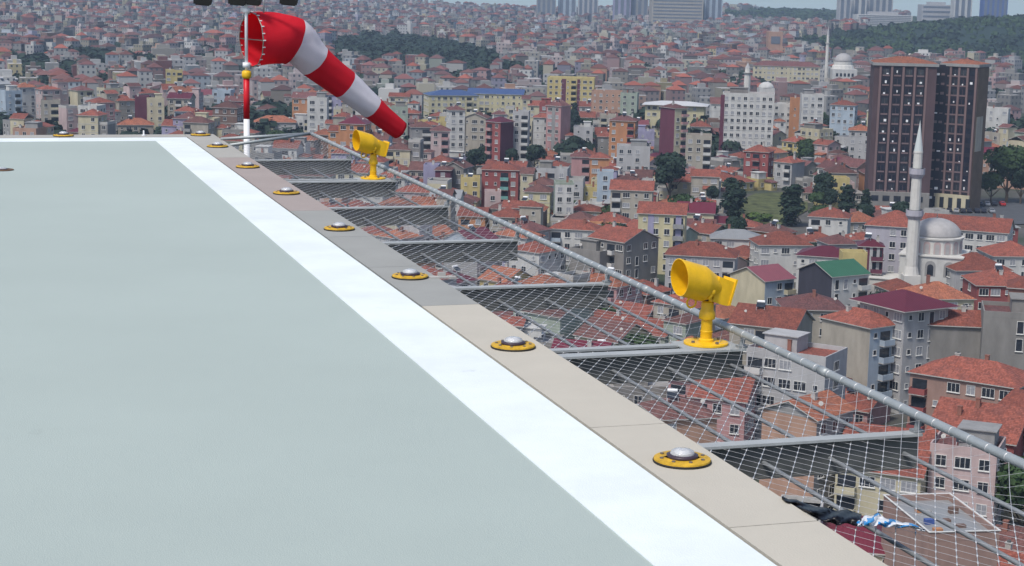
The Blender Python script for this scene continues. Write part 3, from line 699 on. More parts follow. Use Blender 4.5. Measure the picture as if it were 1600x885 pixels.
def house(loc, rz, w_, d, ns, wall, roof, kind, label, cat='house', group=None, near=True, facade=None, blind=(), base=None, win='std', wprob=.85, balc=None, extras=True, rnd=random, name=None, annex=False, rim=False, wing2=False, bands=False, strip=None, gable=None, pitch=None, fl=2.95, ov=.45, cols=None):
    h = ns * fl + .3
    o = empty(name or ('apartment_block' if ns >= 5 else 'house'), loc, rz); tag(o, label, cat, group)
    pitch = pitch or rnd.choice([.40, .46, .5])
    mb = MB(); x, y = w_ / 2, d / 2; zb = -5
    F4 = [(Vector((-x, -y, 0)), Vector((x, -y, 0)), Vector((0, -1, 0))), (Vector((x, -y, 0)), Vector((x, y, 0)), Vector((1, 0, 0))), (Vector((x, y, 0)), Vector((-x, y, 0)), Vector((0, 1, 0))), (Vector((-x, y, 0)), Vector((-x, -y, 0)), Vector((-1, 0, 0)))]
    for a, b, n in F4: mb.quadw(a + Vector((0, 0, zb)), b + Vector((0, 0, zb)), b + Vector((0, 0, h)), a + Vector((0, 0, h)))
    rb, rise = roof_mesh(kind, w_, d, h, ov if kind != 'flat' else 0, pitch)
    if kind == 'gable_x':
        for s_ in (-1, 1): mb.face([(s_ * x, -y, h), (s_ * x, y, h), (s_ * x, 0, h + rise * y / (y + .45) - .05)][::s_])
    if kind == 'gable_y':
        for s_ in (-1, 1): mb.face([(x, s_ * y, h), (-x, s_ * y, h), (0, s_ * y, h + rise * x / (x + .45) - .05)][::s_])
    wo = mb.build('wall', WM[wall], o)
    ro = rb.build('roof', [RM[roof], M['trim'] if kind != 'flat' else WM[wall]], o)
    rot = Matrix.Rotation(rz, 3, 'Z'); view = (CAM - Vector(loc)); view.z = 0; view.normalize()
    if facade:
        fb = MB(); fb.quadw((-x, -y - .03, zb), (x, -y - .03, zb), (x, -y - .03, h), (-x, -y - .03, h)); fb.quadw((-x - .0, -y + 0, zb), (-x, -y - .03, zb), (-x, -y - .03, h), (-x, -y, h)); fb.build('facade', WM[facade], o)
    if strip:      # a band of another colour up the front: (centre, width, colour)
        for c_, ww, k_ in strip:
            fb = MB(); fb.box(c_ - ww / 2, c_ + ww / 2, -y - .10, -y - .031, zb, h - .1); fb.build('facade_strip', WM[k_], o)
    if base:
        fb = MB(); fb.box(-x - .04, x + .04, -y - .08, y + .04, zb, 3.0); fb.build('ground_floor', WM[base], o)
    bw = balc or (None if rnd.random() < (.45 if near else .6) else (wall if wall in BALC else rnd.choice(['white', 'cream', 'grey'])))
    for fi, (a, b, n) in enumerate(F4):
        nw = rot @ n
        if nw.dot(view) < .12 or fi in blind: continue
        Lf = (b - a).length; nc = cols or max(1, int(Lf / (2.5 if near else 2.7))); mid = (a + b) / 2; dr = (b - a).normalized()
        if fi in (1, 3) and not blind and rnd.random() < .35: nc = 1 if rnd.random() < .6 else 0
        bc = rnd.randrange(nc) if (bw and nc > 1 and fi == 0) else -1
        types = [rnd.choice([win, win, 'wide', 'std', 'small']) if not cols else win for _ in range(nc)]
        off = n * (.03 if (facade and fi == 0) else 0)
        for s_ in range(ns):
            z = s_ * fl + 1.15
            if base and s_ == 0: continue
            for c_ in range(nc):
                p = mid + dr * ((c_ + .5) / nc - .5) * Lf * .97
                rzl = math.atan2(n.x, -n.y)
                if c_ == bc and s_ > 0:
                    inst('balcony', BALC[bw][0 if Lf / nc < 4 else 1], o, p + n * .005 + off + Vector((0, 0, s_ * fl + .05)), rzl); continue
                if rnd.random() > wprob or c_ == bc: continue
                ty = types[c_]; hz = z if ty != 'tall' else z - .7
                inst('window', WMESH[ty][1 if rnd.random() < .35 else 0], o, p + n * .003 + off + Vector((0, 0, hz + (.3 if ty == 'small' else 0))), rzl)
    if bands:
        for s_ in range(1, ns):
            mb = MB(); e_ = .06; z_ = s_ * fl
            for a0, a1, b0, b1 in ((-x - e_, x + e_, -y - e_, -y - .001), (-x - e_, x + e_, y + .001, y + e_), (-x - e_, -x - .001, -y, y), (x + .001, x + e_, -y, y)): mb.box(a0, a1, b0, b1, z_, z_ + .22)
            mb.build('floor_band', M['trim'], wo)
    if kind == 'flat' and not rim and w_ > 6 and rnd.random() < .7:
        pw, pd = w_ * rnd.uniform(.35, .6), d * rnd.uniform(.35, .6); cxp = rnd.choice([-1, 1]) * (w_ - pw) * .3
        mb = MB(); mb.box(cxp - pw / 2, cxp + pw / 2, d * .1 - pd / 2, d * .1 + pd / 2, h, h + 2.4); mb.box(cxp - pw / 2 - .3, cxp + pw / 2 + .3, d * .1 - pd / 2 - .3, d * .1 + pd / 2 + .3, h + 2.4, h + 2.55)
        mb.build('penthouse', WM[rnd.choice([wall, 'grey', 'white', 'raw grey'])], ro)
    if wing2:
        n2 = max(1, ns + rnd.choice([-1, -1, 1])); w2, d2 = w_ * rnd.uniform(.45, .65), d * rnd.uniform(.6, .95); sx_ = rnd.choice([-1, 1]); h2 = n2 * fl + .3
        mb = MB(); cx2, cy2 = sx_ * (x + w2 * .32), rnd.uniform(-.12, .12) * d; mb.box(cx2 - w2 / 2, cx2 + w2 / 2, cy2 - d2 / 2 - .011, cy2 + d2 / 2 + .011, -5, h2)
        w2o = mb.build('side_wing', WM[wall if rnd.random() < .5 else rnd.choice(['grey', 'white', 'raw grey', 'beige', 'pale pink', 'cream'])], o)
        k2 = rnd.choice(['hip', 'gable_x', 'flat']); rb2, _r2 = roof_mesh(k2, w2, d2, h2, .35 if k2 != 'flat' else 0, .42); rb2.v = [(a_ + cx2, b_ + cy2, c_) for a_, b_, c_ in rb2.v]
        rb2.build('side_roof', [RM[rnd.choice([roof, 'terracotta', 'faded red', 'brown']) if k2 != 'flat' else 'flat'], M['trim']], w2o)
        for s_ in range(n2): inst('window', WMESH[rnd.choice(['std', 'small', 'wide' if w2 > 3.5 else 'std'])][rnd.random() < .4], w2o, (cx2 + sx_ * w2 * .15, cy2 - d2 / 2 - .014, s_ * fl + 1.15))
    if rim:
        mb = MB(); e_ = .12
        for a0, a1, b0, b1 in ((-x - e_, x + e_, -y - e_, -y + .08), (-x - e_, x + e_, y - .08, y + e_), (-x - e_, -x + .08, -y + .08, y - .08), (x - .08, x + e_, -y + .08, y - .08)): mb.box(a0, a1, b0, b1, h + .703, h + .78)
        mb.build('roof_rim', M['frame'], wo)
        for k in range(7): q_ = MB(); qx, qy = rnd.uniform(-x + 1, x - 1), rnd.uniform(-y + 1, y - 1); q_.box(qx - .5, qx + .5, qy - .35, qy + .35, h + .003, h + rnd.uniform(.2, .7)); q_.build('roof_clutter', WM[rnd.choice(['orange', 'grey', 'brown', 'blue'])], ro)
    if annex:
        aw, ad, ah = rnd.uniform(2.5, 4.5), rnd.uniform(2, 3.2), rnd.choice([2.6, 2.8, 5.4 if ns > 2 else 2.6]); ax_ = rnd.uniform(-x + aw / 2, x - aw / 2); side_ = rnd.random() < .6
        mb = MB(); cxa, cya = (ax_, -y - ad / 2) if side_ else (rnd.choice([-1, 1]) * (x + aw / 2), rnd.uniform(-y * .4, y * .3))
        mb.box(cxa - aw / 2, cxa + aw / 2, cya - ad / 2 + .003, cya + ad / 2, -4, ah); an = mb.build('annex', WM[rnd.choice([wall, 'grey', 'white', 'raw grey'])], o)
        mb = MB(); a0, a1, b0, b1 = cxa - aw / 2 - .25, cxa + aw / 2 + .25, cya - ad / 2 - .3, cya + ad / 2
        mb.face([(a0, b0, ah + .05), (a1, b0, ah + .05), (a1, b1, ah + .75), (a0, b1, ah + .75)], 0, [(0, 0), (a1 - a0, 0), (a1 - a0, b1 - b0), (0, b1 - b0)])
        mb.face([(a0, b0, ah - .07), (a1, b0, ah - .07), (a1, b0, ah + .05), (a0, b0, ah + .05)], 0); mb.face([(a0, b1, ah - .07), (a0, b0, ah - .07), (a0, b0, ah + .05), (a0, b1, ah + .75)], 0); mb.face([(a1, b0, ah - .07), (a1, b1, ah - .07), (a1, b1, ah + .75), (a1, b0, ah + .05)], 0)
        mb.build('lean_to_roof', RM[rnd.choice([roof if roof != 'flat' else 'faded red', 'grey metal', 'terracotta', 'orange'])], an)
        inst('window', WMESH['small'][0], an, (cxa, cya - ad / 2, ah - 1.5))
    if extras:
        for _ in range(rnd.choice([0, 1, 1, 2]) if kind != 'flat' else 1):
            px_, py_ = rnd.uniform(-x * .6, x * .6), rnd.uniform(-y * .5, y * .5)
            zr = h + (max(0, rise * (1 - abs(py_) / y)) if kind in ('hip', 'gable_x') else rise * (1 - abs(px_) / x) if kind == 'gable_y' else .6)
            inst('chimney', rnd.choice([CHIM, CHIM2]), ro, (px_, py_, zr), rnd.uniform(-.1, .1))
        if rnd.random() < .4:
            px_, py_ = rnd.choice([-1, 1]) * x * .7, -y * .4
            inst('satellite_dish', DISH, ro, (px_, py_, h + (rise * .25 if kind != 'flat' else .1) + .3), -rz + rnd.uniform(-.5, .5))
        if rnd.random() < .22: inst('water_heater', SOLAR, ro, (rnd.uniform(-x * .4, x * .4), -y * .1, h + rise * .75 + .5), rnd.uniform(-.3, .3))
    return o

# ---- occupancy picture used while choosing where houses go (only to leave out what nothing would be seen of)
OW, OH = 800, 443
occ = np.zeros((OH, OW), bool)
for j in range(OH):
    for_y = j * 2
    if for_y >= 212:
        xr = (for_y - 209) / .645 + 332; occ[j, :int(min(OW, max(0, xr / 2)))] = True
def rect(x, y, z0, z1, w_, d, rz):
    c, s_ = math.cos(rz), math.sin(rz); X = []; Y = []
    for i, j in ((-1, -1), (1, -1), (1, 1), (-1, 1)):
        lx, ly = i * w_ / 2, j * d / 2; X_, Y_ = x + lx * c - ly * s_, y + lx * s_ + ly * c
        if Y_ < 20: return None
        for z in (z0, z1): p = proj((X_, Y_, z)); X.append(p[0]); Y.append(p[1])
    return min(X), min(Y), max(X), max(Y)
placed = []; cells = {}
def free(x, y, r, pad=0):
    for i in range(int(x // 40) - 1, int(x // 40) + 2):
        for j in range(int(y // 40) - 1, int(y // 40) + 2):
            for (a, b, q) in cells.get((i, j), ()):
                if (a - x) ** 2 + (b - y) ** 2 < (q + r + pad) ** 2: return False
    return True
def occupy(x, y, r): cells.setdefault((int(x // 40), int(y // 40)), []).append((x, y, r))
protect = []
def inpoly(p, poly):
    r = False
    for i in range(len(poly)):
        (x0, y0), (x1, y1) = poly[i], poly[i - 1]
        if (y0 > p[1]) != (y1 > p[1]) and p[0] < (x1 - x0) * (p[1] - y0) / (y1 - y0) + x0: r = not r
    return r

# ---- houses read off the photograph: x, eave y, storeys, width, depth, yaw, wall, roof, roof kind, short name, label, options
LM = [
 (1345, 512, 5, 7.5, 11, 48, 'beige', 'terracotta', 'hip', 'pale blue balcony block', 'apartment block with blind beige wall and narrow pale blue balcony front', dict(facade='pale blue', blind=(3,), balc='pale blue', vis=90)),
 (1412, 484, 6, 10, 11, 44, 'light grey', 'maroon metal', 'hip', 'maroon-roofed block', 'tall light grey apartment block under a large maroon metal roof', dict(win='tall', vis=90, ov=1.4, pitch=.35)),
 (1508, 512, 5, 17, 10, 8, 'raw grey', 'terracotta', 'hip', 'long blind grey wall', 'building with a long blind raw grey wall and low terracotta roof', dict(blind=(0, 3), vis=60, pitch=.35)),
 (1592, 497, 6, 12, 10, 4, 'raw grey', 'faded red', 'flat', 'tall blind grey wall', 'tall raw grey building with two narrow dark slots, right edge', dict(win='tall', cols=1, vis=60, extras=False)),
 (1522, 600, 4, 17, 10, -20, 'brown', 'terracotta', 'hip', 'brown house with laundry', 'brown plastered house with white triple windows and laundry balcony', dict(win='wide', balc='red', vis=80, wallx='brownpink')),
 (1535, 690, 3, 12, 13, -14, 'red', 'terracotta', 'gable_x', 'large red-roofed house', 'large plain terracotta roofed house below the brown house with laundry', dict(vis=30, pitch=.55)),
 (1625, 655, 4, 8, 10, -30, 'pale blue', 'terracotta', 'gable_x', 'pale blue corner house', 'pale blue house with a terracotta roof and dish, right edge', dict(vis=60)),
 (1512, 708, 4, 8.5, 8, -8, 'pale pink', 'faded red', 'flat', 'pink concrete frame house', 'unfinished pale pink concrete house with wide dark openings', dict(win='wide', vis=80, wprob=1)),
 (1466, 842, 4, 8, 14, 23, 'brown', 'grey metal', 'flat', 'brick house with roof terrace', 'brown brick house with a flat roof terrace and white rim below the net', dict(blind=(0, 3), vis=60, extras=False, rim=True, wallx='brownpink')),
 (1262, 655, 5, 8.5, 9, -32, 'grey', 'orange', 'gable_y', 'salmon blind-walled house', 'house with a blind salmon front wall and grey window side', dict(facade='salmon', blind=(0,), vis=110)),
 (1388, 742, 3, 11, 15, -10, 'cream', 'terracotta', 'gable_x', 'cream house under the net', 'cream house with a long terracotta roof seen through the net', dict(win='wide', vis=30, pitch=.55)),
 (1345, 700, 3, 9, 9, -12, 'pale pink', 'orange', 'hip', 'orange-roofed house', 'small house with a bright orange tiled roof behind the net beam', dict(vis=20)),
 (1132, 625, 3, 8.5, 10, -12, 'pink', 'terracotta', 'gable_x', 'pink house with yellow shutters', 'pink house with a red roof seen through the net below the yellow floodlight', dict(balc='yellow', vis=50)),
 (1095, 596, 3, 9, 9, -8, 'pink', 'pink metal', 'gable_x', 'magenta-roofed house', 'pink house with a magenta metal roof seen through the net', dict(vis=15, pitch=.55)),
 (1000, 612, 2, 12, 11, 12, 'raw grey', 'flat', 'flat', 'flat grey terrace', 'low raw grey house with a flat concrete roof beside the coping', dict(vis=20)),
 (1060, 655, 4, 8, 9, 20, 'salmon', 'brown', 'hip', 'brown-roofed house', 'salmon house with a brown tiled roof close to the coping', dict(vis=40)),
 (1245, 562, 5, 13, 9, -22, 'light grey', 'terracotta', 'flat', 'grey terrace block', 'light grey apartment block with a covered roof terrace behind the outer rail', dict(win='wide', vis=60, balc='white')),
 (1205, 514, 3, 12.5, 11, -18, 'beige', 'terracotta', 'gable_x', 'long tiled house', 'beige house with a long terracotta gable roof right of the floodlight', dict(win='wide', vis=50, pitch=.5)),
 (1268, 486, 3, 12, 11, 10, 'beige', 'faded red', 'hip', 'faded hipped house', 'low house with a faded red hip roof in front of the slate-clad wall', dict(vis=10)),
 (1302, 433, 4, 10, 10.5, 42, 'slate', 'green metal', 'gable_x', 'green-roofed house', 'house with a green metal roof and dark slate-clad gable wall', dict(facade='white', blind=(3,), win='tall', vis=50, extras=False, pitch=.42)),
 (1190, 440, 3, 8.5, 11, 44, 'cream', 'pink metal', 'gable_x', 'pink-roofed cream house', 'cream gabled house with pink metal roof and pale blue front', dict(facade='pale blue', blind=(3,), vis=40, extras=False)),
 (1292, 403, 3, 12.5, 10, -8, 'white', 'maroon metal', 'hip', 'maroon-roofed white house', 'white house with a wide maroon metal hip roof', dict(win='wide', vis=14, extras=False, pitch=.35)),
 (1333, 400, 4, 5.5, 5, 10, 'yellow', 'flat', 'flat', 'yellow blind-walled house', 'narrow plain yellow house behind the green-roofed house', dict(blind=(0, 3), vis=18, extras=False)),
 (1360, 386, 4, 5.5, 6, 5, 'maroon', 'maroon metal', 'hip', 'maroon striped house', 'narrow maroon house with pale window strips left of the mosque', dict(strip=[(-1.6, .7, 'light grey'), (0, .7, 'light grey'), (1.6, .7, 'light grey')], vis=40, win='small')),
 (1400, 356, 5, 13, 12, -6, 'lilac', 'terracotta', 'hip', 'lilac-grey block', 'lilac-grey apartment block behind the white minaret', dict(vis=50, wallx='lilacgrey')),
 (1512, 361, 4, 21, 11, -8, 'white', 'terracotta', 'gable_x', 'long school-like block', 'long white block with a plain terracotta roof behind the mosque dome', dict(win='wide', vis=30, wprob=1, extras=False)),
 (1520, 424, 3, 13, 12, 24, 'light grey', 'terracotta', 'hip', 'hipped house by the mosque', 'light grey house with a large terracotta hip roof right of the mosque', dict(vis=20)),
 (1578, 402, 3, 12, 12, 20, 'white', 'terracotta', 'hip', 'white heater house', 'house with white tank on a terracotta roof, behind the hipped houses at right', dict(vis=15)),
 (1562, 448, 3, 13, 12, 16, 'red', 'terracotta', 'hip', 'red and white house', 'red house with a terracotta hip roof near the right edge', dict(vis=30, win='wide', balc='white')),
 (1612, 452, 4, 9, 9, 0, 'brick', 'terracotta', 'hip', 'brick-walled house', 'house with a bare orange brick side wall, right edge', dict(blind=(0,), vis=40)),
 (1462, 470, 3, 12, 11, 22, 'cream', 'orange', 'hip', 'orange hip roof', 'cream house with an orange tiled hip roof below the mosque', dict(vis=10)),
 (1297, 341, 3, 10.5, 9, -6, 'white', 'terracotta', 'hip', 'white house by the poplars', 'white house with a terracotta hip roof in front of the poplars', dict(win='wide', vis=20, balc='white')),
 (1150, 374, 2, 13, 9, 2, 'white', 'grey metal', 'hip', 'grey-roofed house', 'long white house with a grey metal roof below the grassy slope', dict(vis=16, win='wide')),
 (1220, 384, 3, 13, 10, 14, 'white', 'terracotta', 'hip', 'wide terracotta house', 'white house with a wide terracotta hip roof below the grassy slope', dict(vis=14, win='wide')),
 (1097, 402, 3, 16, 10, -5, 'light grey', 'terracotta', 'hip', 'wide roof left of the lamp', 'light grey house with a wide terracotta roof right above the floodlight', dict(vis=14)),
 (1036, 335, 5, 11.5, 9, -4, 'pale yellow', 'terracotta', 'gable_x', 'pale yellow block', 'pale yellow apartment block with grey balcony strips and a red roof', dict(strip=[(-2.6, 1.5, 'lilac'), (4.2, 1.4, 'lilac')], vis=60, balc='grey', wprob=1, blind=(1,), extras=False)),
 (975, 380, 4, 11, 12, -42, 'raw grey', 'terracotta', 'gable_x', 'grey gabled house', 'raw grey gabled house with three pairs of stair windows and red roof', dict(win='tall', vis=50, gab=1)),
 (930, 398, 3, 9, 8, -38, 'raw grey', 'flat', 'flat', 'blind grey house', 'low blind grey house left of the grey gabled house', dict(blind=(0, 1), vis=20)),
 (900, 360, 3, 12, 8, -10, 'white', 'terracotta', 'hip', 'white and blue house', 'white and pale blue house with a dark roof terrace opening', dict(vis=20, balc='pale blue')),
 (988, 299, 4, 12, 9, -3, 'beige', 'terracotta', 'gable_x', 'beige block with blue shop', 'beige block with a bright blue shop floor left of the big dark tree', dict(base='blue', vis=40, win='wide', balc='white', wprob=1)),
 (946, 272, 4, 5, 8, 0, 'pale blue', 'flat', 'flat', 'pale blue house', 'narrow pale blue house left of the beige block', dict(vis=30)),
 (881, 289, 4, 5.5, 7, 4, 'pale green', 'flat', 'flat', 'pale green house', 'narrow white and pale green house standing alone among low roofs', dict(vis=35, facade='white')),
 (783, 266, 4, 11.5, 9, -4, 'red', 'terracotta', 'hip', 'bright red house', 'bright red house with a terracotta roof and teal balconies', dict(vis=40, balc='teal')),
 (770, 303, 2, 5, 6, 0, 'pale pink', 'flat', 'flat', 'pale pink annex', 'small pale pink house in front of the bright red house', dict(vis=20)),
 (675, 262, 3, 5, 7, -6, 'lilac', 'grey metal', 'flat', 'lilac house', 'narrow lilac house with a blue ground floor', dict(vis=24, base='blue')),
 (694, 267, 3, 5, 8, -6, 'maroon', 'brown', 'hip', 'crimson house', 'narrow crimson house beside the lilac house', dict(vis=22)),
 (716, 264, 3, 7, 9, -20, 'raw grey', 'brown', 'gable_y', 'grey gable house', 'raw grey house with a pointed gable beside the crimson house', dict(vis=20)),
 (735, 281, 3, 6, 7, 0, 'yellow', 'flat', 'flat', 'cream and yellow house', 'small cream and yellow house left of the bright red house', dict(vis=16)),
 (937, 248, 4, 6.5, 8, 0, 'orange', 'terracotta', 'hip', 'orange house', 'four-storey orange house with cream bands', dict(vis=28)),
 (908, 246, 4, 6.5, 8, 0, 'pink', 'faded red', 'hip', 'pink house by the orange one', 'pink house left of the four-storey orange house', dict(vis=26)),
 (1186, 238, 4, 9, 8, -14, 'red', 'terracotta', 'hip', 'pink-red house', 'pink-red house in front of the white ten-storey block', dict(vis=30)),
 (1234, 256, 3, 7, 9, -30, 'light grey', 'terracotta', 'hip', 'small balconied grey house', 'grey house with white balconies right of the pink-red house', dict(vis=20, balc='white')),
 (1170, 149, 9, 20.5, 12, 0, 'white', 'maroon metal', 'flat', 'white ten-storey block', 'long white apartment block with regular windows and maroon left end wall', dict(vis=90, win='std', cols=8, wprob=1, strip=[(-10.3, 1.6, 'maroon')], extras=False)),
 (705, 150, 5, 24, 14, 12, 'pale yellow', 'blue metal', 'hip', 'yellow school wing', 'pale yellow school wing with a blue metal roof, left part', dict(vis=30, extras=False, pitch=.3, wprob=1)),
 (776, 148, 5, 27, 14, -6, 'pale yellow', 'blue metal', 'gable_x', 'blue-roofed school', 'pale yellow school with a long blue metal roof, right part', dict(vis=30, extras=False, pitch=.3, wprob=1)),
 (893, 124, 7, 24, 12, -3, 'yellow', 'grey metal', 'flat', 'ochre block', 'wide ochre apartment block with maroon vertical strips', dict(vis=38, strip=[(-3.5, 2.2, 'maroon'), (4, 1.4, 'maroon')], wprob=1, extras=False)),
 (873, 167, 7, 7, 7, -34, 'pink', 'faded red', 'hip', 'pink-brown tower house', 'narrow seven-storey pinkish block with a grey strip', dict(vis=60, strip=[(0, 1.6, 'grey')], blind=(1,))),
 (781, 192, 6, 7, 8, -38, 'maroon', 'maroon metal', 'hip', 'red and plum block', 'six-storey block with light red balconied front and plum side wall', dict(vis=45, facade='red', balc='pink', blind=(1,))),
 (815, 178, 7, 6, 8, -4, 'light grey', 'flat', 'flat', 'white slim block', 'slim seven-storey whitish block right of the red and plum block', dict(vis=50, balc='white')),
 (712, 173, 7, 6, 9, 8, 'white', 'faded red', 'hip', 'white slab below the school', 'slim white block with regular windows in front of the yellow school', dict(vis=55, wprob=1)),
 (745, 186, 6, 9, 8, -12, 'beige', 'brown', 'gable_y', 'beige block below the school', 'beige apartment block with a brown gable in front of the yellow school', dict(vis=45)),
 (688, 205, 5, 7, 8, 0, 'pale pink', 'faded red', 'hip', 'pale pink block', 'pale pink balconied block left of the slim white block', dict(vis=30, balc='pink')),
 (658, 200, 5, 8, 8, 6, 'grey', 'brown', 'hip', 'grey balcony block', 'grey block with stacked balconies right of the windsock tip', dict(vis=30, balc='white')),
 (620, 170, 6, 9, 8, 0, 'pale green', 'flat', 'flat', 'pale green block', 'pale green-grey block behind the windsock tip', dict(vis=40)),
 (497, 156, 7, 8, 8, -6, 'white', 'flat', 'flat', 'white block under the windsock', 'white block with a regular window grid under the windsock', dict(vis=40, wprob=1)),
 (430, 192, 3, 17, 10, 0, 'light grey', 'orange', 'hip', 'orange-roofed hall', 'low grey hall with an orange hip roof right of the windsock pole', dict(vis=16, win='wide')),
 (1056, 165, 5, 27, 14, -4, 'pale yellow', 'white metal', 'hip', 'white-roofed yellow building', 'pale yellow building under a wide white metal roof', dict(vis=30, extras=False, ov=1.6, pitch=.18)),
 (1053, 170, 8, 6, 9, 38, 'maroon', 'faded red', 'hip', 'plum-sided slim block', 'slim block with cream balconied front and plum side wall', dict(vis=70, facade='cream', balc='pink', blind=(3,))),
 (1269, 150, 7, 10, 9, 6, 'white', 'faded red', 'flat', 'white slab block', 'white slab block with small regular windows left of the dark tower', dict(vis=40, wprob=1)),
 (1319, 165, 6, 11, 9, -8, 'pale blue', 'terracotta', 'hip', 'white and blue block', 'whitish blue block with a terracotta roof next to the dark tower', dict(vis=40)),
 (1229, 104, 6, 42, 12, 0, 'cream', 'faded red', 'hip', 'row of cream flats', 'long row of cream and ochre flats far behind the white block', dict(vis=25, wprob=1, extras=False)),
 (1226, 165, 5, 9, 9, -10, 'white', 'flat', 'flat', 'stepped white block', 'stepped white block right of the white ten-storey block', dict(vis=30)),
 (1243, 156, 6, 5, 8, 0, 'orange', 'faded red', 'flat', 'narrow orange block', 'narrow ochre orange block between two white blocks', dict(vis=36)),
 (272, 112, 5, 9, 9, 0, 'yellow', 'flat', 'flat', 'far yellow block', 'small bright yellow block on the left hillside', dict(vis=20)),
 (222, 154, 6, 6, 9, 0, 'maroon', 'flat', 'flat', 'far plum block', 'plum-coloured block wall on the left hillside', dict(vis=30, blind=(0,))),
 (243, 158, 6, 7, 9, 0, 'cream', 'flat', 'flat', 'far cream block', 'cream block right beside the plum block on the left hillside', dict(vis=26, wprob=1)),
 (79, 160, 5, 8, 8, 0, 'beige', 'faded red', 'flat', 'far beige block', 'beige block above the far left end of the deck', dict(vis=24)),
 (212, 196, 3, 14, 10, 0, 'beige', 'orange', 'hip', 'far orange roof', 'low house with an orange hip roof just above the far deck edge', dict(vis=12)),
 (1556, 172, 4, 13, 10, -6, 'white', 'faded red', 'flat', 'white block right of the tower', 'white balconied block right of the dark tower', dict(vis=30)),
 (1592, 258, 3, 12, 12, -14, 'salmon', 'orange', 'hip', 'peach house by the trees', 'peach house with an orange roof among the trees right of the tower', dict(vis=30)),
 (950, 145, 6, 15, 9, -5, 'salmon', 'faded red', 'flat', 'salmon block', 'salmon block with regular windows right of the ochre block', dict(vis=24, wprob=1)),
 (984, 148, 6, 8, 9, -5, 'pale green', 'faded red', 'flat', 'green block', 'pale green block right of the salmon block', dict(vis=24, wprob=1)),
 (975, 190, 6, 10, 9, -8, 'orange', 'faded red', 'hip', 'orange-red block', 'orange-red block with dark balconies left of the plum-sided slim block', dict(vis=34, balc='red')),
 (990, 232, 4, 12, 9, 0, 'light grey', 'flat', 'flat', 'grey-white block', 'whitish block with wide dark shopfronts above the big dark tree', dict(vis=26, win='wide')),
 (1092, 215, 6, 9, 9, 0, 'beige', 'faded red', 'flat', 'beige balcony block', 'beige block with white balconies left of the white ten-storey block', dict(vis=40, balc='white')),
 (1345, 205, 5, 9, 9, 0, 'light grey', 'orange', 'hip', 'grey block touching the tower', 'grey block with an orange roof just left of the dark tower', dict(vis=40)),
]
WM['brownpink'] = mat('wall brown pink', (.30, .20, .17), .9, noise=.2, nscale=.5, streak=3); WM['lilacgrey'] = mat('wall lilac grey', (.38, .37, .42), .9, noise=.2, nscale=.5, streak=3)
LMP = []
for (px, ey, ns, w_, d, yw, wall, roof, kind, short, label, op) in LM:
    op = dict(op); vis = op.pop('vis', 20); op.pop('gab', 0); wall = op.pop('wallx', wall)
    p = eave_at(px, ey, ns * 2.95 + .3); c = Vector((p.x, p.y, 0)); dr = c.normalized()
    c = c + dr * (abs(math.cos(R(yw))) * d + abs(math.sin(R(yw))) * w_) * .5 * .9; g = G(c.x, c.y)
    LMP.append((c.x, c.y, g, R(yw) - math.atan2(c.x, c.y) * 1.0, w_, d, ns, wall, roof, kind, short, label, op, px, ey))
    occupy(c.x, c.y, (w_ + d) / 4); r = rect(c.x, c.y, g, g + ns * 2.95 + 1, w_, d, R(yw))
    if w_ > 12:
        for k in (-1, 1): occupy(c.x + k * w_ * .3 * math.cos(R(yw)), c.y + k * w_ * .3 * math.sin(R(yw)), d / 2.2)
    protect.append((c.length, r[0], r[1], r[2], min(r[3], ey + vis)))
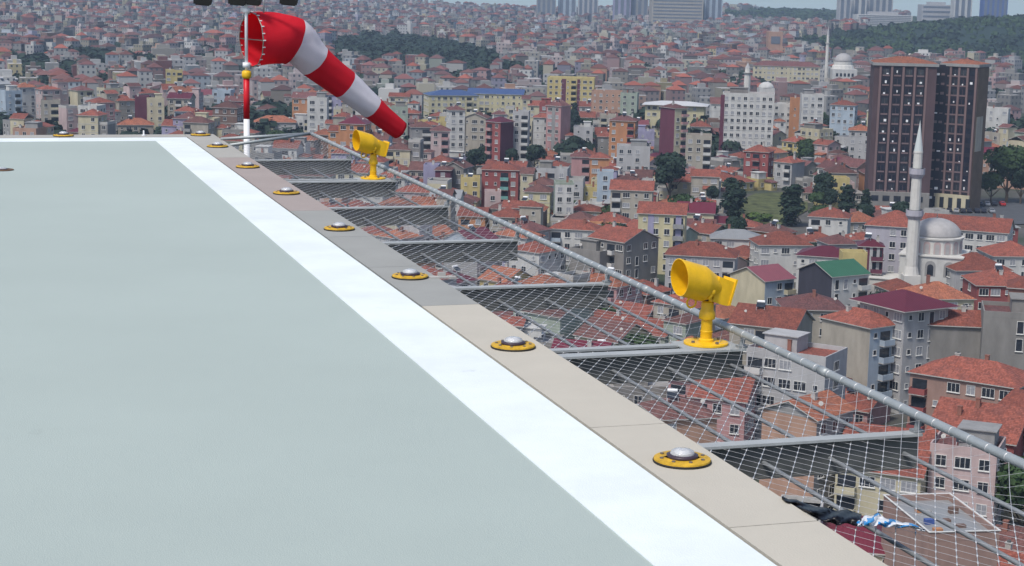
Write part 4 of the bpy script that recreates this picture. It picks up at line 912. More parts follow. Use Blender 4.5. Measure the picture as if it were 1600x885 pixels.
# the mosque, the dark tower and the tall trees claim their own room
for px, py, r_ in ((1460, 405, 10), (1405, 415, 6)):
    p = ground_at(px, py + 25); occupy(p.x, p.y, r_)
protect += [(400, 1405, 190, 1500, 420), (565, 1355, 90, 1542, 330), (525, 1120, 280, 1262, 348), (525, 1262, 292, 1345, 322), (580, 1018, 236, 1075, 315), (640, 1545, 225, 1600, 300), (540, 1440, 317, 1600, 341)]
TREES = (
    (0, 1046, 318, 84, 1.15, 'big dark rounded tree left of the pale yellow block roof'), (2, 1143, 352, 76, 1.75, 'tall dark poplar at the left side of the grassy slope'),
    (2, 1237, 354, 68, 1.9, 'tall dark poplar at the right side of the grassy slope'), (0, 1112, 322, 34, 1, 'dark tree left of the tall poplars'),
    (2, 1322, 345, 58, 1.6, 'dark poplar behind the white house, beside the dark tower'), (0, 1298, 335, 42, 1, 'dark bushy tree left of the poplar by the dark tower'), (1, 1276, 332, 34, 1, 'green tree behind the white house by the poplars'),
    (2, 1352, 340, 46, 1.2, 'dark narrow tree at the foot of the dark tower'), (4, 1178, 352, 20, 1.3, 'bright green bush on the grassy slope'), (4, 1196, 348, 14, 1.4, 'small bush right of the bright green bush'),
    (3, 1572, 318, 96, 1, 'big leafy tree right of the dark tower'), (0, 1594, 320, 66, 1, 'dark tree at the right edge beside the peach house'), (3, 1548, 318, 52, 1, 'green tree touching the right side of the dark tower'),
    (0, 757, 262, 36, 1.2, 'tree behind the bright red house, left one'), (0, 742, 276, 46, 1.2, 'dark tree left of the bright red house'), (0, 835, 268, 44, 1.3, 'dark tree right of the bright red house'),
    (0, 898, 250, 40, 1.2, 'dark tree left of the pink house by the orange one'), (2, 897, 208, 48, 1, 'narrow dark tree beside the pinkish tower block'), (3, 915, 212, 28, 1, 'green tree right of the narrow dark tree'),
    (0, 966, 252, 34, 1.3, 'dark tree behind the orange house'), (0, 1004, 250, 30, 1.3, 'small dark tree below the whitish shopfront block'), (0, 1104, 262, 36, 1.2, 'dark tree below the beige balcony block'),
    (1, 1262, 262, 34, 1, 'green tree right of the grey house with balconies'), (0, 1330, 255, 30, 1, 'dark tree left of the dark tower'),
    (1, 668, 262, 24, 1, 'tree left of the lilac house'), (3, 1530, 812, 100, .9, 'leafy tree below the pink concrete house'), (3, 1600, 850, 150, 1.1, 'leafy tree at the lower right corner'), (1, 1350, 800, 60, 1, 'small garden tree under the net by the cream house'),
    (1, 1420, 800, 50, 1, 'garden tree between the cream house and the roof terrace'), (4, 1282, 478, 20, 1, 'green shrub on the faded hip roof edge'),
    (3, 1590, 770, 70, 1, 'tree at the right edge behind the pink concrete house'), (0, 920, 345, 26, 1.2, 'dark tree in front of the low roofs left of the blue shop'), (1, 895, 330, 18, 1.2, 'small tree under the pale green house'),)
for k_, px_, py_, h_, wk_, _l in TREES:
    if h_ >= 30 and py_ < 380:
        g_ = ground_at(px_, py_); hw = h_ * .36 * wk_ * (1 if k_ != 2 else .5); protect.append((g_.y, px_ - hw, py_ - h_, px_ + hw, py_ - h_ * .25)); occupy(g_.x, g_.y, 3)
TWY = 566; tc_ = at(1450, 300, TWY)
for dx in (-12, 0, 12): occupy(tc_.x + dx, tc_.y + 8, 12)
FIELDP = FIELD; WOODS = [[(515, 66), (640, 62), (700, 72), (790, 92), (782, 118), (735, 130), (690, 122), (560, 112), (520, 96)],
         [(1235, 72), (1262, 62), (1350, 52), (1420, 30), (1500, 20), (1640, 20), (1640, 112), (1420, 106), (1240, 90)],
         [(1130, 22), (1310, 18), (1310, 42), (1130, 40)]]

rnd = random.Random(11)
seeds = [(rnd.uniform(-900, 1100), rnd.uniform(150, 3800)) for _ in range(260)]
sang = [rnd.uniform(0, math.pi) for _ in seeds]; SA = np.array(seeds)
cand = []
for si, (sx, sy) in enumerate(seeds):
    ca, sa = math.cos(sang[si]), math.sin(sang[si]); far_ = sy > 1100
    px_ = 9.8 if not far_ else 9.6
    rows = [0]; 
    while rows[-1] < 420: rows.append(rows[-1] + (9.8 if len(rows) % 2 else 14.5))
    rows = [r_ - 210 for r_ in rows]
    for j in rows:
        k = -210
        while k < 210:
            u, v = k + rnd.uniform(-1, 1), j + rnd.uniform(-1, 1); k += px_ + rnd.uniform(-1.5, 3)
            x, y = sx + u * ca - v * sa, sy + u * sa + v * ca
            if y < 165 or abs(x) > y * .32 + 25 or y > 3750: continue
            if np.argmin((SA[:, 0] - x) ** 2 + (SA[:, 1] - y) ** 2) != si: continue
            cand.append((x, y, sang[si]))
cand.sort(key=lambda c: c[1])
def grove(x, y):
    v = math.sin(x / 23 + 1.7 * math.sin(y / 61)) * math.sin(y / 37 + 1.3 * math.sin(x / 47)) + .35 * math.sin(x / 9.1 + y / 13)
    return v > (.38 if x < -60 and y < 1400 else (.92 if y < 1500 else 1.02))
groves = []
wallw = ['white', 'white', 'white', 'light grey', 'light grey', 'beige', 'beige', 'cream', 'cream', 'grey', 'raw grey', 'raw grey', 'pale pink', 'pale pink', 'pink', 'salmon', 'pale yellow', 'pale blue', 'pale green', 'orange', 'red', 'lilac', 'brown', 'yellow']
fill = []; far = []; nh = sum(1 for t_ in LMP if t_[6] < 5); nb = 0
lmq = sorted([(t_[1], rect(t_[0], t_[1], t_[2], t_[2] + t_[6] * 2.95 + 1.5, t_[4], t_[5], t_[3])) for t_ in LMP])
li = 0
def mark(r, paint=True, z=None):
    x0, y0, x1, y1 = [int(v / 2) for v in r]; x0, x1 = max(0, x0), min(OW, x1 + 1); y0, y1 = max(0, y0), min(OH, y1 + 1)
    if x0 >= x1 or y0 >= y1: return 0
    s_ = occ[y0:y1, x0:x1]; n = int((~s_).sum())
    if paint: s_[:] = True
    return n
for x, y, a in cand:
    while li < len(lmq) and lmq[li][0] < y:
        r = lmq[li][1]; mark((r[0] + 1, r[1] + 2, r[2] - 1, r[3])); li += 1
    w_, d = rnd.uniform(6.8, 10.5), rnd.uniform(7, 10.5)
    if y > 1100: w_ *= rnd.choice([.8, .85, 1, 1.1, 1.6]); d *= .9
    if y > 690 and grove(x, y): groves.append((x, y)); continue
    if not free(x, y, (w_ + d) / 4 - .3): continue
    g = G(x, y); pg = proj((x, y, g))
    if y < 700 and inpoly(pg, [(1130, 300), (1265, 292), (1270, 362), (1130, 362)]): continue
    if inpoly(pg, PARK) or any(inpoly(pg, q) for q in WOODS): continue
    if 440 < y < 700 and 1380 < pg[0] < 1640 and 300 < pg[1] < 345: continue
    ns = rnd.choice([1, 2, 2, 2, 3, 3] if y < 520 else ([2, 2, 3, 3, 4] if y < 640 else ([3, 4, 4, 5, 6] if y < 800 else ([2, 3, 3, 4, 5] if y < 1500 else [2, 3, 3, 4, 4, 5]))))
    if rnd.random() < (.10 if y < 1200 else .16): continue
    q = rnd.randrange(4); yaw = a + q * math.pi / 2
    r = rect(x, y, g, g + ns * 2.95 + 1.5, w_, d, yaw)
    if r is None or r[2] < -5 or r[0] > 1605 or r[1] > 890: continue
    bad = False
    for (D_, a0, b0, a1, b1) in protect:
        if D_ > y:
            ox = min(a1, r[2]) - max(a0, r[0]); oy = min(b1, r[3]) - max(b0, r[1])
            if ox > 2 and oy > 3 and ox * oy > .06 * (a1 - a0) * (b1 - b0) or (ox > 2 and oy > 9): bad = True; break
    if bad:
        if y > 700: continue
        ns = 1; r = rect(x, y, g, g + 1 * 2.95 + 1.2, w_, d, yaw)
        if any(D_ > y and min(a1, r[2]) - max(a0, r[0]) > 2 and min(b1, r[3]) - max(b0, r[1]) > 7 for (D_, a0, b0, a1, b1) in protect): continue
    vis = mark((r[0] + 1, r[1] + 2, r[2] - 1, r[3]), True); full = max(1, (r[2] - r[0]) * (r[3] - r[1]) / 4)
    if vis < max(3, full * (.06 if y < 1000 else .04)): continue
    occupy(x, y, (w_ + d) / 4)
    fl_ = len(fill)
    (fill if (nh < 296 if ns < 5 else nb < 60) and y < 1000 else far).append((x, y, g, yaw, w_, d, ns, r, vis))
    if len(fill) > fl_:
        if ns < 5: nh += 1
        else: nb += 1

print('landmarks', len(LMP), 'fill', len(fill), 'to', fill[-1][1], 'far', len(far))
# ---- build landmarks
for t_ in LMP:
    x, y, g, yaw, w_, d, ns, wall, roof, kind, short, label, op, px, ey = t_
    house((x, y, g), yaw, w_, d, ns, wall, roof, kind, label, cat='apartment block' if ns >= 5 else 'house', rnd=random.Random(int(px * 7 + ey)), near=y < 450, **op)
# ---- build the fill, each with a label of its own
NUM = {1: 'one', 2: 'two', 3: 'three', 4: 'four', 5: 'five', 6: 'six', 7: 'seven'}
ORD = ['nearest', 'second nearest', 'third nearest', 'fourth nearest', 'fifth nearest', 'sixth nearest', 'seventh nearest', 'eighth nearest', 'ninth nearest', 'tenth nearest', 'eleventh nearest', 'twelfth nearest']
items = []
for (x, y, g, yaw, w_, d, ns, r, vis) in fill:
    wall = rnd.choice(wallw); kind = rnd.choices(['hip', 'gable_x', 'flat'], [6, 3, 1.5 if y < 560 else 5])[0]
    roof = rnd.choices(['terracotta', 'orange', 'faded red', 'brown', 'maroon metal', 'pink metal', 'grey metal'], [10, 4, 4, 3, 1, .5, 1])[0] if kind != 'flat' else 'flat'
    cx, cy = (r[0] + r[2]) / 2, r[1] + 5
    best = min(LMP, key=lambda t_: (t_[13] - cx) ** 2 + ((t_[14] - cy) * 1.5) ** 2)
    dx, dy = cx - best[13], cy - best[14]
    rel = ('behind' if dy < 0 else 'in front of') if abs(dy) * 1.5 > abs(dx) else ('right of' if dx > 0 else 'left of')
    rn = {'terracotta': 'terracotta', 'orange': 'orange', 'faded red': 'faded red', 'brown': 'brown', 'maroon metal': 'maroon', 'pink metal': 'pink', 'grey metal': 'grey metal', 'flat': 'flat'}[roof]
    items.append([x, y, g, yaw, w_, d, ns, wall, roof, kind, f"{wall} {NUM[ns]}-storey {'house' if ns < 5 else 'block'}, {rn} roof", rel, best[10], math.hypot(dx, dy)])
byk = {}
for it in items: byk.setdefault((it[10], it[11], it[12]), []).append(it)
for kx, L_ in byk.items():
    L_.sort(key=lambda i: i[13])
    for n_, it in enumerate(L_):
        it.append((ORD[n_] + ' ' if len(L_) > 1 else '') + f"{it[10]}, {it[11]} the {it[12]}")
proto_ = {}
for it in items:
    x, y, g, yaw, w_, d, ns, wall, roof, kind = it[:10]
    # turn the windowed front towards the street it faces
    best = min((yaw + k * math.pi / 2 for k in range(4)), key=lambda a_: -(Vector((math.sin(a_), -math.cos(a_))) @ Vector((-x, -y)).normalized() + rnd.uniform(0, .5)))
    if abs(math.sin(best - yaw)) > .7: w_, d = d, w_
    house((x, y, g), best, w_, d, ns, wall, roof, kind, it[14], cat='house' if ns < 5 else 'apartment block', annex=rnd.random() < .6, wing2=rnd.random() < .45, bands=rnd.random() < .35, group='houses packed over the hillside quarter', rnd=rnd, near=y < 420, blind=rnd.choice([(), (), (1,), (3,)]))

# ---- the far city: thousands of houses, one object
mb = MB(); C3 = lambda c, k, a=1: (c[0] * k, c[1] * k, c[2] * k, a)
rc = [ROOFC['terracotta'][0], ROOFC['terracotta'][1], ROOFC['faded red'][0], ROOFC['faded red'][1], ROOFC['brown'][1]]
for (x, y, g, yaw, w_, d, ns, r, vis) in far:
    h = ns * 3.0; c, s_ = math.cos(yaw), math.sin(yaw); k = rnd.uniform(.5, 1.05)
    wc = WALLC[rnd.choice(wallw[:15] * 2 + wallw)]; wg = sum(wc) / 3; wc = tuple(v * .7 + wg * .3 for v in wc); P = [(x + (i * w_ / 2) * c - (j * d / 2) * s_, y + (i * w_ / 2) * s_ + (j * d / 2) * c) for i, j in ((-1, -1), (1, -1), (1, 1), (-1, 1))]
    zt = g + h
    for i in range(4):
        a, b = P[i], P[(i + 1) % 4]; L = math.hypot(a[0] - b[0], a[1] - b[1])
        mb.face([(*a, g - 4), (*b, g - 4), (*b, zt), (*a, zt)], 0, [(0, -4), (L, -4), (L, h), (0, h)], C3(wc, k * rnd.uniform(.85, 1), 0 if rnd.random() < .2 else 1))
    if rnd.random() < .55:
        rcol = C3(rnd.choice(rc), rnd.uniform(.6, 1.15), 0); rz_ = zt + rnd.uniform(1.6, 2.6); ov = 1.06
        Q = [(x + (p[0] - x) * ov, y + (p[1] - y) * ov, zt) for p in P]
        if w_ > d: e_ = (w_ - d) / 2; r1, r2 = (x - e_ * c, y - e_ * s_, rz_), (x + e_ * c, y + e_ * s_, rz_); fs = ((Q[0], Q[1], r2, r1), (Q[2], Q[3], r1, r2), (Q[1], Q[2], r2), (Q[3], Q[0], r1))
        else: e_ = (d - w_) / 2; r1, r2 = (x + e_ * s_, y - e_ * c, rz_), (x - e_ * s_, y + e_ * c, rz_); fs = ((Q[1], Q[2], r2, r1), (Q[3], Q[0], r1, r2), (Q[0], Q[1], r1), (Q[2], Q[3], r2))
        for f_ in fs: mb.face(f_, 0, None, rcol)
    else:
        mb.face([(*p, zt) for p in P], 0, None, C3((.30, .29, .28), rnd.uniform(.7, 1.5), 0))
        if rnd.random() < .75:
            q = rnd.uniform(.25, .6); Q = [(x + (p[0] - x) * q, y + (p[1] - y) * q) for p in P]
            for i in range(4): mb.face([(*Q[i], zt), (*Q[(i + 1) % 4], zt), (*Q[(i + 1) % 4], zt + 2.4), (*Q[i], zt + 2.4)], 0, None, C3(wc, k, 0))
            mb.face([(*p, zt + 2.4) for p in Q], 0, None, C3((.3, .29, .28), 1, 0))
tag(mb.build('distant_houses', CITY, color=True), 'thousands of small distant houses and flats covering the far hillsides', 'houses', kind='stuff')

# ------------------------------------------------------------------ trees
def crown_mesh(n, rx, rz, seed, leaf, shape='round', lobes=9):
    rn = random.Random(seed); mb = MB(); cl = []
    for i in range(lobes):
        th = rn.uniform(0, 2 * math.pi); q = rn.random() ** .6
        if shape == 'column': z = rn.uniform(-.85, .9); k_ = (1 - max(0, z) ** 2 * .8) * (.35 + .1 * rn.random()); cl.append((math.cos(th) * .38 * q, math.sin(th) * .38 * q, z, k_ + .16))
        else: ph = rn.uniform(-.6, 1.2); cl.append((math.cos(th) * math.cos(ph) * .58 * q, math.sin(th) * math.cos(ph) * .58 * q, math.sin(ph) * .55, rn.uniform(.30, .52)))
    for i in range(n):
        cx, cy, cz, cr = cl[rn.randrange(len(cl))]; v = Vector((rn.gauss(0, 1), rn.gauss(0, 1), rn.gauss(0, 1))).normalized() * cr * rn.uniform(.62, 1.06)
        p = Vector(((cx + v.x) * rx, (cy + v.y) * rx, (cz + v.z * (.8 if shape != 'column' else .35)) * rz))
        nn = (v.normalized() + Vector((rn.uniform(-.7, .7), rn.uniform(-.7, .7), rn.uniform(-.4, .9)))).normalized(); a = nn.orthogonal().normalized(); b_ = nn.cross(a); s_ = leaf * rn.uniform(.6, 1.3)
        th = rn.uniform(0, 6.28); a, b_ = a * math.cos(th) + b_ * math.sin(th), b_ * math.cos(th) - a * math.sin(th)
        mb.face([p - a * s_ - b_ * s_ * .5, p + a * s_ * .3 - b_ * s_, p + a * s_ + b_ * s_ * .4, p - a * s_ * .2 + b_ * s_], 0)
    return mb
def tree_proto(name, mt, rx, rz, trunk, seed, shape='round', n=1500, leaf=.35):
    n = int(n * 1.8)
    o = empty(name, (0, 0, 0)); mb = MB(); H = trunk + rz
    mb.tube([(0, 0, -1), (.05, 0, trunk * .6), (-.05, .05, trunk), (0, 0, trunk + rz * .7)], [.3, .24, .2, .06], 8)
    rn = random.Random(seed)
    for i in range(5):
        th = i * 1.26 + rn.random(); mb.tube([(0, 0, trunk * (.7 + .08 * i)), (math.cos(th) * rx * .3, math.sin(th) * rx * .3, trunk + rz * .3), (math.cos(th) * rx * .6, math.sin(th) * rx * .6, trunk + rz * .7)], [.12, .08, .03], 5)
    mb.build('trunk', M['bark'], o); c = crown_mesh(n, rx, rz, seed, leaf, shape, 14 if shape == 'round' else 34); c.v = [(a, b, z + trunk + rz * .9) for a, b, z in c.v]; c.build('crown', mt, o); return o
TP = [tree_proto('tree', M['leafd'], 4.5, 5.0, 2.5, 1), tree_proto('tree', M['leafm'], 3.6, 3.4, 2.0, 2), tree_proto('tree', M['leafd'], 3.0, 7.5, 1.2, 3, 'column', 1700, .33),
      tree_proto('tree', M['leafm'], 5.2, 4.2, 2.2, 4, n=1700), tree_proto('shrub', M['leafl'], 2.6, 1.8, .4, 5, n=800)]
TH = [11.5, 8, 15.5, 10, 3.6]; used = [False] * 5
def tree(k, loc, s, label, group=None, sx=None, cat='tree'):
    kids = [(c, []) for c in TP[k].children]
    o = TP[k] if not used[k] else copy_tree(TP[k], kids); used[k] = True
    for key in ('group',):
        if key in o.keys(): del o[key]
    o.location = loc; o.rotation_euler.z = random.uniform(0, 6.28); o.scale = ((sx or s), (sx or s), s); tag(o, label, cat, group); return o
for k, px, py, hpx, wk, label in TREES:
    g = ground_at(px, py); s = hpx / F * g.y / TH[k]
    tree(k, (g.x, g.y, g.z), s, label, sx=s * wk, cat='shrub' if k == 4 else 'tree')
    occupy(g.x, g.y, 1)
# small street and garden trees between the houses
n_ = 0; tr_items = []
tries_ = 0
while n_ < 165 and tries_ < 40000:
    tries_ += 1
    y = rnd.uniform(230, 1100); x = rnd.uniform(-.29, .31) * y
    if not free(x, y, 1.2): continue
    g = G(x, y); p = proj((x, y, g + 5))
    if p[0] < 0 or p[0] > 1600 or (p[1] > 205 and p[0] < (p[1] - 209) / .645 + 340) or p[1] > 880: continue
    if inpoly(p, PARK) or inpoly(p, FIELD): continue
    if any(D_ > y and a0 - 8 < p[0] < a1 + 8 and b0 - 4 < p[1] < b1 + 10 for (D_, a0, b0, a1, b1) in protect): continue
    k = rnd.choice([0, 0, 1, 1, 3]); s = rnd.uniform(.65, 1.15); occupy(x, y, 1.6)
    best = min(LMP, key=lambda t_: (t_[13] - p[0]) ** 2 + (t_[14] - p[1]) ** 2); dx, dy = p[0] - best[13], p[1] - best[14]
    rel = ('behind' if dy < 0 else 'in front of') if abs(dy) * 1.5 > abs(dx) else ('right of' if dx > 0 else 'left of')
    tr_items.append([k, (x, y, g), s, rel, best[10], math.hypot(dx, dy)]); n_ += 1
byk = {}
TN = {0: 'dark green tree', 1: 'small mid-green tree', 3: 'broad mid-green tree'}
for it in tr_items: byk.setdefault((TN[it[0]], it[3], it[4]), []).append(it)
for kx, L_ in byk.items():
    L_.sort(key=lambda i: i[5])
    for q, it in enumerate(L_): tree(it[0], it[1], it[2], (ORD[q] + ' ' if len(L_) > 1 else '') + f"{kx[0]} {kx[1]} the {kx[2]}", 'trees between the houses')
# far woods and far scattered trees
def clump(mb, x, y, z, s, rn, nq=34):
    for i in range(nq):
        v = Vector((rn.gauss(0, 1), rn.gauss(0, 1), abs(rn.gauss(0, 1)) * .9 + .1)).normalized() * s * rn.uniform(.7, 1.05)
        p = Vector((x, y, z + s * .5)) + v; nn = (v.normalized() + Vector((rn.uniform(-.5, .5), rn.uniform(-.5, .5), rn.uniform(-.3, .5)))).normalized(); a = nn.orthogonal().normalized(); b_ = nn.cross(a); q = s * rn.uniform(.28, .5)
        mb.face([p - a * q, p - b_ * q, p + a * q, p + b_ * q], 0)
rn = random.Random(5)
for wi, (poly, nm) in enumerate(zip(WOODS, ('dark wood in the middle distance behind the windsock', 'dark green wooded hill at the upper right', 'band of dark wood far away below the skyline'))):
    mb = MB(); pts = [ground_at(*p) for p in poly if ground_at(*p)]; P2 = [(p.x, p.y) for p in pts]
    xs_ = [p[0] for p in P2]; ys_ = [p[1] for p in P2]; n_ = 0; tries = 0; tgt = (2600, 7500, 1500)[wi]; patch('forest_floor', P2, M['leafd'], .5, 25, kind='structure')
    while n_ < tgt and tries < 90000:
        tries += 1; x, y = rn.uniform(min(xs_), max(xs_)), rn.uniform(min(ys_), max(ys_))
        if not inpoly((x, y), P2): continue
        clump(mb, x, y, G(x, y), rn.uniform(2.8, 5.2) * (1 if wi < 2 else 1.4), rn, 20); n_ += 1
    tag(mb.build('distant_wood', M['leafm'] if wi else M['leafd']), nm, 'wood', kind='stuff')
mb = MB(); n_ = 0
while n_ < 4200:
    y = 700 + 2700 * rn.random() ** 1.4; x = rn.uniform(-.31, .31) * y
    if not free(x, y, 1.0): continue
    if math.sin(x / 60) * math.sin(y / 80 + 1) + .35 * math.sin(x / 17) + (.35 if x < 0 else 0) < rn.uniform(-.6, .7): continue
    clump(mb, x, y, G(x, y), rn.uniform(2.6, 5.5), rn, 22); n_ += 1
for x, y in groves:
    if abs(x) < .3 * y + 10:
        for q in range(2): gx, gy = x + rn.uniform(-5, 5), y + rn.uniform(-5, 5); clump(mb, gx, gy, G(gx, gy) + 2.5, rn.uniform(3.8, 6.4), rn, 26)
tag(mb.build('distant_trees', M['leafd']), 'scattered dark trees among the far houses', 'trees', kind='stuff')

# ------------------------------------------------------------------ mosque with its minaret
mq = at(1462, 378, 405); mg = G(mq.x, mq.y); mo = empty('mosque', (mq.x, mq.y, mg), -math.atan2(mq.x, mq.y) - .12); tag(mo, 'white mosque with grey lead dome on a drum of striped arches', 'mosque')
zd = mq.z - mg + 1.6                  # springing of the dome above the ground
mb = MB(); mb.box(-7.0, 7.0, -7.0, 7.0, -4, zd - 4.2); mb.build('wall', WM['white'], mo)
mb = MB(); mb.box(-7.3, 7.3, -7.3, 7.3, zd - 4.2, zd - 3.9); mb.lathe([(6.1, zd - 3.9), (6.1, zd - .5), (6.45, zd - .45), (6.45, zd - .1), (5.8, zd)], 16); mb.build('drum', M['stone'], mo)
mb = MB(); mb.lathe([(5.75 * math.cos(a), zd - .02 + 4.0 * math.sin(a)) for a in np.linspace(0, math.pi / 2, 14)], 36); dm = mb.build('dome', M['lead'], mo, smooth=True)
mb = MB(); mb.lathe([(.12, zd + 3.8), (.25, zd + 4.1), (.06, zd + 4.4), (.15, zd + 4.6), (.03, zd + 5.2)], 8); mb.build('finial', M['bolt'], dm)
def arch(mb, w_, h_, y, z, n=10):
    pts = [(-w_ / 2, y, z), (w_ / 2, y, z)] + [(w_ / 2 * math.cos(a), y, z + h_ - w_ / 2 + w_ / 2 * math.sin(a)) for a in np.linspace(0, math.pi, n)]
    mb.face(pts)
for i in range(16):
    a = (i + .5) * math.pi / 8; rr = 6.1 * math.cos(math.pi / 16)
    for (w_, h_, off, m_, nm) in ((1.6, 2.9, .03, WM['pale pink'], 'window_arch'), (.95, 2.3, .06, M['lead'], 'window')):
        mb = MB(); arch(mb, w_, h_, -rr - off, zd - 3.7); o = mb.build(nm, m_, mo); o.rotation_euler.z = a + math.pi / 16 * 0
for i in range(3):
    mb = MB(); arch(mb, 2.4, 3.6, -7.03, zd - 8.7); o = mb.build('window_arch', WM['grey'], mo); o.location = (-4.2 + i * 4.2, 0, 0)
    mb = MB(); arch(mb, 1.4, 2.6, -7.06, zd - 8.5); o = mb.build('window', M['glass'], mo); o.location = (-4.2 + i * 4.2, 0, 0)
mb = MB(); mb.box(-13.5, -7, -7.5, 1, -3, 5.2); mb.box(-13.8, -6.7, -7.8, 1.3, 5.2, 5.4); mb.build('porch', M['stone'], mo)
mp = at(1425, 400, 398); g_ = G(mp.x, mp.y); mi = empty('minaret', (mp.x, mp.y, g_)); tag(mi, 'tall slender white minaret with two balconies and a pointed cone', 'minaret')
zz = lambda py: at(1428, py, 398).z - g_
mb = MB(); mb.box(-1.9, 1.9, -1.9, 1.9, -3, 7); mb.lathe([(1.9, 7), (1.42, 9), (1.40, zz(342)), ], 12); mb.lathe([(1.25, zz(330)), (1.15, zz(276))], 12); mb.lathe([(1.05, zz(264)), (1.0, zz(240)), (1.08, zz(239)), (1.05, zz(236))], 12); mb.build('shaft', M['stone'], mi)
mb = MB(); mb.lathe([(1.05, zz(238)), (.05, zz(190)), (.02, zz(188))], 12); mb.build('cone', mat('pale lead', (.50, .54, .54), .5), mi)
for y0 in (341, 276):
    k = 1 if y0 > 300 else .9
    mb = MB(); mb.lathe([(1.3 * k, zz(y0 + 3)), (2.0 * k, zz(y0 - 4)), (2.0 * k, zz(y0 - 13)), (1.85 * k, zz(y0 - 13)), (1.85 * k, zz(y0 - 5)), (1.1 * k, zz(y0 - 5))], 14); mb.build('balcony', WM['lilacgrey'], mi)

# ------------------------------------------------------------------ dark tower block
to = empty('tower_block', (tc_.x, tc_.y, G(tc_.x, tc_.y)), 0); tag(to, 'dark brown high-rise in two wings with orange roofs and scattered white blinds', 'tower block')
tg_ = G(tc_.x, tc_.y); TH_ = at(1450, 104, TWY).z - tg_; FLH = TH_ / 15.2
tb_ = mat('tower brown render', (.085, .055, .062), .9, noise=.3, nscale=.3, streak=4); tbd = mat('tower dark bay', (.012, .010, .020), .7, noise=.5, nscale=.5)
tbr = mat('tower brown end wall', (.15, .105, .075), .9, noise=.25, nscale=.3)
twl = mat('tower spandrel', (.15, .105, .11), .8)
WIN = [mk_mesh(lambda mb: (mb.face([(-.85, -.02, 0), (.85, -.02, 0), (.85, -.02, 1.7), (-.85, -.02, 1.7)], 1), mb.box(-.03, .03, -.05, -.02, 0, 1.7, 0), mb.box(-1.1, 1.1, -.1, 0, -.55, -.05, 0)), 'window', [twl, m_]) for m_ in (mat('tower glass', (.015, .017, .03), .1, noise=.5, nscale=.7), M['glass'])]
WBL = mk_mesh(lambda mb: mb.box(-.38, .38, -.09, -.03, .3, 1.15, 0), 'blind', [M['whitep']])
rt = random.Random(4); nwin = 0; rest = MB()
def wing(x0, yaw, w_, d, dy, cols_, roof=True):
    global nwin
    wo = empty('wing', (x0, dy, 0), yaw); wo.parent = to
    mb = MB(); mb.box(-w_ / 2, w_ / 2, 0, d, -4, TH_); ww = mb.build('wall', tb_, to); ww.location = (x0, dy, 0); ww.rotation_euler.z = yaw; bpy.data.objects.remove(wo)
    mb = MB(); mb.box(-w_ / 2 - .5, w_ / 2 + .5, -.5, d + .5, TH_, TH_ + .9); mb.build('cornice', WM['grey'], ww)
    if roof:
        rb, ri = roof_mesh('hip', w_, d, TH_ + .9, .3, .24); rb.v = [(a, b + d / 2, c) for a, b, c in rb.v]; rb.build('roof', [RM['orange'], M['trim']], ww)
    m0 = -w_ / 2 + (w_ - (len(cols_) and 0)) * 0
    hp_ = (cols_[1] - cols_[0]) / 2
    for cx in cols_:
        mb = MB(); mb.box(cx - hp_ + .4, cx + hp_ - .4, -.06, .0, 4.5, TH_ - .3); mb.build('window_bay', tbd, ww)
        for s_ in range(1, 15):
            z = s_ * FLH + .9
            if nwin < 100: inst('window', rt.choice(WIN), ww, (cx, -.062, z)); nwin += 1
            else: rest_pts.append((ww, cx, z))
            if rt.random() < .42: inst('blind', WBL, ww, (cx + rt.uniform(-.5, .5), -.062, z + rt.uniform(-.5, .3))).scale = (rt.uniform(.4, 1.1), 1, rt.uniform(.35, 1.0))
        for s_ in range(1, 16):
            pass
    hp = (cols_[1] - cols_[0]) / 2
    for cx in [c + hp for c in cols_] + [cols_[0] - hp]:
        mb = MB(); mb.box(cx - .34, cx + .34, -.28, 0, -2, TH_ - .2); mb.build('pier', mat('pier', (.17, .115, .115), .9) if 'pier' not in bpy.data.materials else bpy.data.materials['pier'], ww)
    return ww
rest_pts = []
pm = TWY / F
wl = wing((1402 - 1450) * pm, R(-7), 19.6, 15, -1.5, [-6.0, -2.4, 1.2, 4.8])
wr = wing((1491 - 1450) * pm, R(-33), 12.0, 11, 3.0, [-4.2, -1.4, 1.4, 4.2])
mb = MB(); xa_, xb_ = (1438 - 1450) * pm, (1476 - 1450) * pm; mb.box(xa_, xb_, 5, 17, -4, TH_ + .4); cw = mb.build('core', tbd, to)
for s_ in range(1, 15):
    for k in range(4): 
        mb = MB(); cx = -1.4 + k * 1.7; mb.box(cx - .55, cx + .55, 4.93, 5.0, s_ * FLH + .7, s_ * FLH + 1.0 + rt.random() * .6); mb.build('blind' if rt.random() < .2 else 'spandrel', M['whitep'] if rt.random() < .12 else twl, cw)
for ww in {p[0] for p in rest_pts}:
    mb = MB()
    for w2, cx, z in rest_pts:
        if w2 is ww: mb.box(cx - .85, cx + .85, -.09, -.064, z, z + 1.7)
    o = mb.build('windows', WIN[0].materials[1], ww); o['kind'] = 'stuff'
mb = MB(); mb.box(6.0, 6.1, .4, 10.6, TH_ * .0, TH_ - .4); mb.build('end_wall', tbr, wr)
mb = MB(); mb.box(6.12, 6.2, 1.4, 7.5, TH_ * .42, TH_ * .66); mb.build('panel', WM['beige'], wr)
mb = MB(); mb.box(-6.2, 6.2, -1.2, -.3, -3, 5.6); bs = mb.build('base', WM['cream'], wr)
for k in range(5): mb = MB(); mb.box(-6.4 + k * 2.9, -5.0 + k * 2.9, -1.26, -1.2, 1.2, 4.6); mb.build('opening', M['glass'], bs)
mb = MB(); mb.box(-9.6, 9.6, -2.2, -.3, -3, 6.5); bs = mb.build('base', WM['raw grey'], wl)
